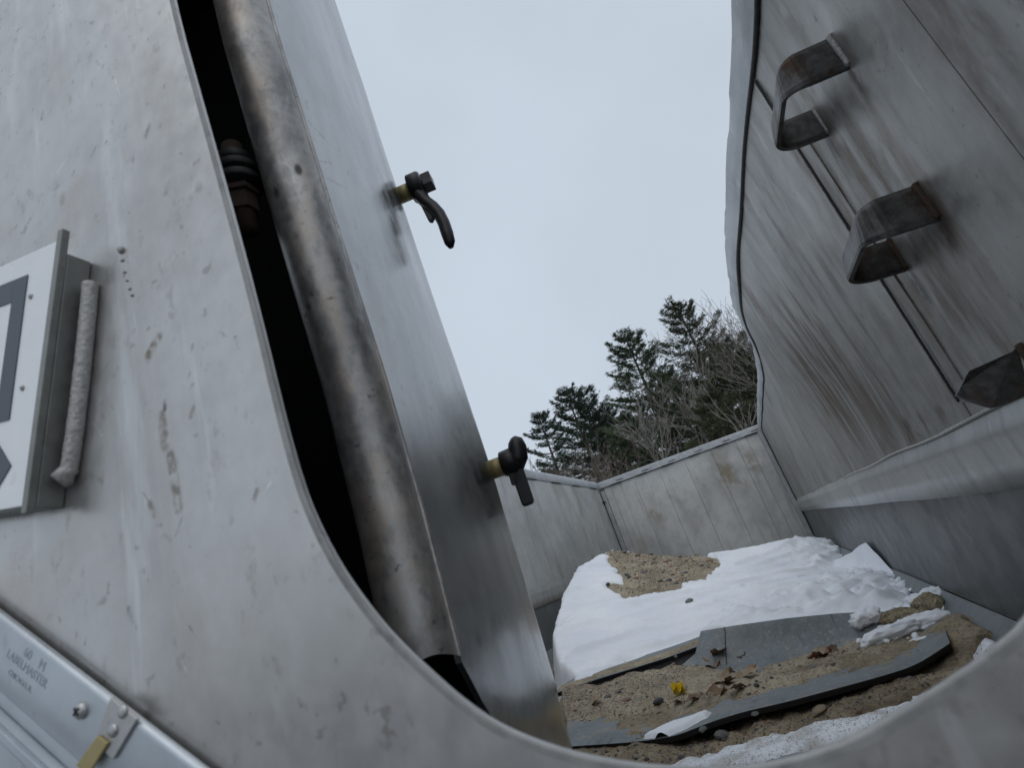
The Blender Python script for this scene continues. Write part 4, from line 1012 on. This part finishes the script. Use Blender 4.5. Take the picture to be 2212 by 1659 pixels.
# snow chunks and frozen lumps beside the bent sheet
def lump(pts, rad, mat, name, label, cat, seed, sub=4, amp=.35):
    """one lumpy body along a few points"""
    bm = bmesh.new(); bmesh.ops.create_icosphere(bm, subdivisions=sub, radius=1.0)
    pts = [np.array(p) for p in pts]; off = Vector((seed * 3.7, seed, -seed))
    a, b = pts[0], pts[-1]; ax = b - a; ln = float(np.linalg.norm(ax)); ax = ax / ln if ln > 1e-6 else np.array([1.0, 0, 0])
    for v in bm.verts:
        n_ = 1 + amp * mnoise.noise(v.co * 1.8 + off) + amp * .6 * mnoise.noise(v.co * 4.5 + off) + amp * .35 * mnoise.noise(v.co * 10 + off)
        c = np.array(v.co) * n_ * rad; c[2] *= .75
        c = c + ax * (v.co @ Vector(ax)) * ln * .5
        v.co = Vector(c)
    mid_ = Vector((a + b) / 2)
    o = from_bm(name, bm, mat, None, True); o.location = mid_; tag(o, label, cat); return o
def bz(u, v, dz=0.0): p = np.array(on_b(u, v)); p[2] += dz; return p
lump([bz(1868, 1352, .02), bz(1886, 1345, .02)], .040, M_snow, 'snow_chunk', 'rounded snow lump on the raised back of the bent sheet', 'snow', 1)
lump([bz(1885, 1392, .008), bz(1975, 1362, .012)], .034, M_snow, 'snow_chunk', 'long snow chunk across the right end of the trough', 'snow', 2)
lump([bz(1965, 1395, .0), bz(2005, 1383, .0)], .016, M_snow, 'snow_chunk', 'thin snow smear near the right rim of the bent sheet', 'snow', 3)
p = at_y(2003, 1312, 2.34); lump([p, p + np.array([.01, 0, 0])], .050, M_clod, 'frozen_clod', 'round frozen sand clod beside the lower wall', 'sand clod', 4, 4, .2)
p = at_y(2005, 1300, 2.42); lump([p, p + np.array([.03, 0, 0])], .050, M_snow, 'snow_chunk', 'snow cap behind the round sand clod', 'snow', 5)
p = at_y(2030, 1338, 2.22); lump([p, p + np.array([-.09, .02, .0])], .038, M_snow, 'snow_chunk', 'snow chunk in front of the round sand clod', 'snow', 6)
p = bz(1925, 1338, .0); lump([p, p + np.array([.06, -.01, -.004])], .040, M_clod, 'frozen_clod', 'frozen sand clod between snow lumps on the sheet', 'sand clod', 7, 4, .25)
p = at_y(2075, 1362, 2.06); lump([p, p + np.array([.05, -.03, 0])], .036, M_clod, 'frozen_clod', 'sand clod at the right end of the bent sheet', 'sand clod', 8, 4, .3)
p = at_y(2070, 1375, 2.0); lump([p, p + np.array([.06, -.05, -.004])], .026, M_snow, 'snow_chunk', 'yellowish snow lump right of the bent sheet', 'snow', 9)
p = at_y(2120, 1395, 1.93); lump([p, p + np.array([.02, -.04, 0])], .030, M_snowdirty, 'snow_chunk', 'gritty snow heap nearest the rim on the right', 'snow', 10)
p = at_y(2040, 1330, 2.3); lump([p, p + np.array([.012, .01, .01])], .026, M_snow, 'snow_chunk', 'small snow lump leaning on the lower wall', 'snow', 11)
# loose snow crumbs along the broken right edge and round the chunks: one mass
V = []; F = []; bm = bmesh.new(); bmesh.ops.create_icosphere(bm, subdivisions=2, radius=1.0)
bv = np.array([v.co[:] for v in bm.verts]); bf_ = [[v.index for v in f.verts] for f in bm.faces]; bm.free()
ce = np.array([at_y(*p) for p in edge_right[:6]])
def crumb(p, s_):
    o_ = random.uniform(0, 99); n_ = np.array([1 + .45 * mnoise.noise(Vector(b * 1.7 + o_)) + .25 * mnoise.noise(Vector(b * 4 + o_)) for b in bv])
    k = len(V); V.extend(bv * n_[:, None] * s_ * np.array([1, 1, .75]) + p); F.extend([[k + q_ for q_ in f] for f in bf_])
for _ in range(130):
    t = random.uniform(0, len(ce) - 1.001); a_ = int(t); p = ce[a_] * (1 - t + a_) + ce[a_ + 1] * (t - a_)
    x, y = p[0] + random.gauss(-.05, .06), p[1] + random.gauss(-.02, .07)
    if x > .385: continue
    zz = float(surf(np.array([[x]]), np.array([[y]]))[0, 0]) if poly_sd(np.array([x]), np.array([y]), OUT)[0] < 0 else max(p[2] - .02, float(floor_z(x)))
    crumb(np.array([x, y, zz + .004]), random.uniform(.006, .026))
for u, v, n_c in ((1930, 1372, 26), (1975, 1345, 20), (1870, 1375, 10)):
    for _ in range(n_c):
        q_ = on_b(u + random.gauss(0, 26), v + random.gauss(0, 12)); crumb(np.array(q_) + np.array([0, 0, .003]), random.uniform(.003, .013))
o = mesh_obj('snow_crumbs', V, F, M_snow, None, True); tag(o, kind='stuff', label='loose snow crumbs along the broken right edge of the snow')
# small snow strip on the left of the bent sheet
ST = np.array([on_b(u, v) for u, v in [(1400, 1604), (1425, 1590), (1460, 1575), (1500, 1563), (1540, 1550), (1535, 1556), (1500, 1577), (1460, 1596), (1430, 1606)]])
def strip_keep(i0, i1, k0, k1):
    g_ = G[i0:i1, k0:k1].copy(); sd = poly_sd(g_[..., 0], g_[..., 1], ST)
    g_[..., 2] += .012 * smooth(.010, -.006, sd + .006 * vf(g_[..., 0], g_[..., 1], s=40.0, o=2, seed=3.0)) - .006 + np.maximum(0, .012 - 0) * 0
    return g_
gg = F_[40:130, 0:50].copy(); sd = poly_sd(gg[..., 0], gg[..., 1], ST)
gg[..., 2] += -.004 + .016 * smooth(.012, -.008, sd + .008 * vf(gg[..., 0], gg[..., 1], s=30.0, o=2, seed=3.0))
o = grid_mesh('snow', gg, M_snow)
bm = bmesh.new(); bm.from_mesh(o.data); sdv = sd.reshape(-1); bm.verts.ensure_lookup_table()
bmesh.ops.delete(bm, geom=[v for v in bm.verts if sdv[v.index] > .03 or (v.index % 50) < 1], context='VERTS'); bm.to_mesh(o.data); bm.free()
tag(o, kind='stuff', label='small strip of snow on the front left of the bent sheet')

# dry leaves and a yellow scrap
def leaf_mesh(seed, length=1.0, lobes=True):
    rr = random.Random(seed); n = 15; V = []; F = []
    for i in range(n):
        t = i / (n - 1); w = math.sin(math.pi * min(1, t * 1.02)) ** .8 * .34 * (1 + (.30 * math.sin(t * 17 + seed) if lobes else 0))
        curl = .30 * math.sin(t * 3 + seed); ph = rr.uniform(-.05, .05)
        for j, s in enumerate((-1, -.5, 0, .5, 1)):
            V.append((t - .5, s * w, abs(s) ** 1.5 * (.05 + .07 * math.sin(t * 9 + seed * 2)) + curl * .22 + ph * .7 - .05 * (s == 0)))
    for i in range(n - 1):
        for j in range(4): F.append((i * 5 + j, i * 5 + j + 1, (i + 1) * 5 + j + 1, (i + 1) * 5 + j))
    return [tuple(x * length for x in v) for v in V], F
M_leaf = [plain('dry_brown_leaf', (.17, .105, .06), .8, 0, .35, 60, .3), plain('pale_dry_leaf', (.30, .225, .15), .8, 0, .35, 60, .3), plain('dark_dry_leaf', (.11, .065, .04), .8, 0, .35, 60, .3)]
leaves = [(1556, 1417, 60, 0, 1.2, 'brown dry leaf leaning on the cut corner of the raised sheet'), (1530, 1440, 62, 0, .1, 'brown dry leaf below the cut corner of the raised sheet'), (1560, 1470, 74, 1, .5, 'broad pale dry leaf in the middle of the litter'),
          (1545, 1500, 64, 0, 2.8, 'crumpled brown leaf right of the yellow scrap'), (1595, 1492, 66, 1, .3, 'pale curled leaf along the sheet strip'), (1620, 1463, 70, 1, .9, 'folded dry leaf at the right of the litter'),
          (1575, 1478, 56, 2, 1.9, 'dark dry leaf over the broad pale one'), (1500, 1512, 52, 0, .2, 'thin brown leaf under the yellow scrap'), (1772, 1418, 66, 3, .45, 'reddish oak leaf lying in the trough'), (1795, 1408, 44, 2, .7, 'dark curled leaf beside the reddish oak leaf'),
          (1285, 1523, 52, 1, .2, 'pale shredded leaf near the door edge'), (1600, 1420, 34, 2, .1, 'dark scrap of leaf at the foot of the raised sheet'), (1465, 1518, 36, 1, 1.4, 'pale leaf scrap below the yellow scrap')]
M_leaf.append(plain('reddish_leaf', (.26, .13, .08), .8, 0, .3, 60, .3))
for i, (u, v, w, mi, rz, lab) in enumerate(leaves):
    p = on_b(u, v); w *= .72; V, F = leaf_mesh(i + 1, px_size(p, w))
    o = mesh_obj('dry_leaf', V, F, M_leaf[mi], None, True); o.location = (p[0], p[1], p[2] + px_size(p, w) * .10); o.rotation_euler = (random.uniform(-.35, .35), random.uniform(-.3, .3), rz); tag(o, lab, 'leaf')
p = on_b(1468, 1500); V = []; F = []
sy = px_size(p, 23)
for i in range(7):
    for j in range(5):
        V.append((i / 6 - .5, j / 4 - .5 + .15 * math.sin(i * 2.1), .35 * math.sin(i * 1.9 + j) * .6 + .3 * math.cos(j * 1.7)))
V = [tuple(c * sy for c in v_) for v_ in V]
F = [(i * 5 + j, i * 5 + j + 1, (i + 1) * 5 + j + 1, (i + 1) * 5 + j) for i in range(6) for j in range(4)]
o = mesh_obj('plastic_scrap', V, F, plain('yellow_plastic', (.72, .52, .02), .45, 0, .12, 40, .1)); o.location = (p[0], p[1], p[2] + sy * .35); o.rotation_euler = (.4, .2, .5)
tag(o, 'crumpled bright yellow plastic scrap on the sand', 'plastic scrap')

# ------------------------------------------------------------------ trees beyond the trailer
M_bark = plain('pine_bark', (.10, .082, .07), .9, 0, .4, 6, .5)
M_grey = plain('grey_bare_bark', (.26, .235, .21), .9, 0, .35, 6, .4)
M_brownbark = plain('brown_twig_bark', (.18, .145, .12), .9, 0, .35, 6, .3)
def needlemat(name, a, b):
    t = NT(name); c = t.mix(t.rng(t.noise(.9, 4), .35, .65), a, b); return t.done(c, .7, 0, .3)
M_need = [needlemat('pine_needles', (.050, .078, .044), (.115, .150, .075)), needlemat('blue_pine_needles', (.048, .072, .056), (.10, .135, .092)), needlemat('olive_pine_needles', (.065, .078, .042), (.13, .145, .078))]
ZG = -2.4
def pine(u, v, y, label, seed, mi=0, crown=.34, spread=1.0, lean=0.0, twin=False):
    rr = np.random.default_rng(seed); top = at_y(u, v, y); H = top[2] - ZG
    root = empty('pine_tree', (top[0], y, ZG)); tag(root, label, 'tree', 'pine trees beyond the trailer')
    tv, tf = tube_data([(lean * math.sin(s * 3) * .3, 0, s * H * .985) for s in np.linspace(0, 1, 14)], [.24 * (1 - s) ** .8 + .02 for s in np.linspace(0, 1, 14)], 8)
    tr = mesh_obj('trunk', tv, tf, M_bark, root, True)
    BV, BF = [], []; NV, NF = [], []
    z = H * crown
    while z < H - .15:
        f = (z / H - crown) / (1 - crown)
        Lmax = spread * (4.3 * (1 - f) ** .8 * min(1, .6 + f * 2.5) + .35)
        nb = rr.integers(5, 8); a0 = rr.uniform(0, 6.28)
        for b in range(nb):
            if rr.uniform() < .16 and f < .8: continue
            a = a0 + b * 6.283 / nb + rr.normal(0, .25); Ln = Lmax * rr.uniform(.55, 1.12)
            rise = .10 + .75 * f ** 2 + rr.normal(0, .10); pts = []
            for s in np.linspace(0, 1, 5):
                pts.append((math.cos(a) * Ln * s, math.sin(a) * Ln * s, z + rise * Ln * s * (.35 + .65 * s) - .05 * Ln * math.sin(s * 3)))
            V_, F_2 = tube_data(pts, [.045 * (1 - s * .8) * (1.1 - f * .6) for s in np.linspace(0, 1, 5)], 4, False)
            k = len(BV); BV += V_; BF += [tuple(k + q_ for q_ in ff) for ff in F_2]
            nt_ = int(20 + Ln * 40)
            P_ = np.array(pts); s = rr.uniform(.28, 1.02, nt_) ** .8
            c = np.stack([np.interp(s, np.linspace(0, 1, 5), P_[:, q_]) for q_ in range(3)], -1)
            lat = rr.normal(0, 1, nt_) * (.10 + .20 * Ln * np.sin(np.clip(s, 0, 1) * 2.6) * .6)
            c += np.stack([-math.sin(a) * lat, math.cos(a) * lat, rr.normal(.02, .035, nt_) + .05 * np.abs(lat)], -1)
            # each tuft: five narrow blades, swept outward and up
            m = 6
            dirs = np.stack([math.cos(a) * .7 + rr.normal(0, .6, (nt_, m)), math.sin(a) * .7 + rr.normal(0, .6, (nt_, m)), .25 + rr.normal(0, .3, (nt_, m))], -1)
            dirs /= np.linalg.norm(dirs, axis=-1, keepdims=True)
            ln = rr.uniform(.12, .26, (nt_, m, 1)); side = np.cross(dirs, rr.normal(0, 1, (nt_, m, 3))); side /= np.linalg.norm(side, axis=-1, keepdims=True) + 1e-9
            w = .017
            A1 = c[:, None] - dirs * .05 + side * w; A2 = c[:, None] - dirs * .05 - side * w; A3 = c[:, None] + dirs * ln
            T_ = np.stack([A1, A2, A3], 2).reshape(-1, 3); NV.append(T_)
        z += (.46 + .62 * (1 - f)) * rr.uniform(.75, 1.25)
    NVs = np.concatenate(NV); F3 = np.arange(len(NVs)).reshape(-1, 3)
    mesh_obj('limbs', BV, BF, M_bark, root, True)
    me = bpy.data.meshes.new('crown'); me.vertices.add(len(NVs)); me.vertices.foreach_set('co', NVs.ravel().astype(np.float32))
    me.loops.add(len(NVs)); me.loops.foreach_set('vertex_index', np.arange(len(NVs), dtype=np.int32))
    me.polygons.add(len(F3)); me.polygons.foreach_set('loop_start', (np.arange(len(F3)) * 3).astype(np.int32))
    me.update(calc_edges=True); me.materials.append(M_need[mi])
    o = bpy.data.objects.new('crown', me); C.objects.link(o); o.parent = root
    return root
pine(1461, 659, 34, 'tallest dark pine beside the right trailer wall', 1, 2, .30, 1.05)
pine(1351, 731, 33, 'second tallest pine, full and green, in the middle of the wood', 2, 0, .22, 1.25)
pine(1222, 846, 36, 'twin topped pine with open layered boughs left of the middle', 3, 1, .30, 1.05)
pine(1256, 848, 37, 'pine close behind the twin topped one', 4, 1, .35, .95)
pine(1163, 899, 39, 'small pine at the left end above the lower latch', 5, 1, .30, .95)
pine(1585, 745, 31, 'broad low pine against the right trailer wall', 6, 2, .22, 1.2)
pine(1520, 770, 40, 'half hidden pine behind the tallest one', 7, 0, .25, 1.1)
pine(1395, 850, 42, 'low pine filling the gap behind the middle', 8, 0, .2, 1.15)
pine(1310, 880, 44, 'far low pine left of the full green one', 9, 1, .2, 1.0)
pine(1345, 905, 29, 'low near pine at the foot of the full green one', 11, 0, .15, .9)
pine(1530, 860, 28, 'low near pine right of the middle, above the far wall', 12, 2, .15, .9)
pine(1548, 735, 37, 'dense pine between the tallest one and the wall', 13, 0, .2, 1.15)
pine(1615, 770, 30, 'pine cut off by the right wall edge', 14, 2, .15, 1.1)
pine(1430, 800, 39, 'pine filling the wood between the two tallest', 15, 0, .15, 1.1)
pine(1285, 905, 41, 'far low pine at the left of the wood', 16, 1, .15, 1.05)
pine(1455, 840, 44, 'far low pine under the tallest one', 10, 0, .15, 1.1)

def bare_data(H, seed, r0=.13, spread=.55, depth=5, droop=0.0, minr=.0085):
    rr = random.Random(seed); V, F = [], []
    def grow(p, d, ln, r, lev):
        n = 4; pts = [Vector(p)]; dd_ = Vector(d)
        for i in range(n):
            dd_ = (dd_ + Vector((rr.gauss(0, .13), rr.gauss(0, .13), rr.gauss(.05 - droop * lev * .02, .08)))).normalized()
            pts.append(pts[-1] + dd_ * (ln / n))
        rad = [max(minr, r * (1 - .5 * i / n)) for i in range(n + 1)]
        v, f = tube_data(pts, rad, 5 if lev < 2 else 3, False); k = len(V); V.extend(v); F.extend(tuple(k + q for q in ff) for ff in f)
        if lev >= depth: return
        nb = rr.choice((2, 2, 3)) + (1 if lev == 0 else 0)
        for b in range(nb):
            t = rr.uniform(.35, 1.0) if lev else rr.uniform(.45, 1.0); i = min(n - 1, int(t * n)); q = pts[i].lerp(pts[i + 1], t * n - i)
            ax = Vector((rr.gauss(0, 1), rr.gauss(0, 1), rr.gauss(0, .5))).normalized()
            nd = (dd_ + ax * spread * rr.uniform(.6, 1.5)).normalized()
            grow(q, nd, ln * rr.uniform(.50, .78), r * .5 * rr.uniform(.75, 1.1), lev + 1)
        grow(pts[-1], dd_, ln * .68, r * .5, lev + 1)
    grow((0, 0, 0), (rr.gauss(0, .05), rr.gauss(0, .05), 1), H * .42, r0, 0)
    zmax = max(v.z for v in V); s = H / zmax
    return [v * s for v in V], F
def bare(u, v, y, label, seed, mat, r0=.13, spread=.55, depth=5, group=None):
    top = at_y(u, v, y); H = top[2] - ZG; V, F = bare_data(H, seed, r0, spread, depth)
    root = empty('bare_tree', (top[0], y, ZG)); tag(root, label, 'tree', group or 'bare trees beyond the trailer')
    nf0 = 4 * 5; k = 5 * 5
    mesh_obj('trunk', V[:k], F[:nf0], mat, root, True)
    mesh_obj('branches', V[k:], [tuple(i - k for i in f) for f in F[nf0:]], mat, root, False)
bare(1600, 600, 28, 'tall bare tree with a wide twig crown at the right wall', 21, M_grey, .17, .6, 5)
bare(1650, 640, 31, 'bare tree half hidden by the right trailer wall', 22, M_grey, .15, .6, 5)
bare(1530, 650, 31, 'slim bare tree right of the tallest pine', 23, M_grey, .15, .5, 5)
bare(1418, 728, 29, 'bare tree between the two tallest pines', 24, M_grey, .17, .6, 5)
bare(1480, 800, 27, 'pale trunked bare tree in front of the tallest pine', 25, M_grey, .16, .55, 5)
bare(1345, 850, 27, 'leaning pale bare tree in front of the green pine', 26, M_grey, .15, .6, 5)
bare(1300, 835, 38, 'thin bare tree in the gap left of the green pine', 27, M_brownbark, .12, .55, 5)
bare(1550, 810, 26, 'low bare tree in front of the broad pine', 28, M_grey, .15, .65, 4)
bare(1560, 628, 33, 'far bare tree showing between the tallest pine and the wall', 29, M_grey, .15, .62, 6)
bare(1425, 715, 36, 'far bare tree behind the gap between the two tallest pines', 30, M_grey, .14, .6, 6)
thick = [(1175, 985, 30), (1205, 965, 33), (1235, 955, 31), (1262, 950, 29), (1290, 955, 34), (1215, 1000, 28), (1250, 985, 27), (1320, 960, 31), (1190, 1000, 34), (1285, 985, 27)]
meshes = []
for i in range(4):
    V, F = bare_data(9.0, 40 + i, .075, .75, 4, 0, .011)
    me = bpy.data.meshes.new('branches'); me.from_pydata([tuple(v) for v in V], [], F); me.materials.append(M_brownbark); meshes.append(me)
for i, (u, v, y) in enumerate(thick):
    top = at_y(u, v, y); o = bpy.data.objects.new('bare_sapling', meshes[i % 4]); C.objects.link(o)
    s = (top[2] - ZG) / 9.0; o.location = (top[0], y, ZG); o.scale = (s * 1.1, s * 1.1, s); o.rotation_euler = (0, 0, i * 1.7)
    tag(o, 'brown leafless sapling in the thicket under the pines', 'sapling', 'saplings in the thicket under the pines')
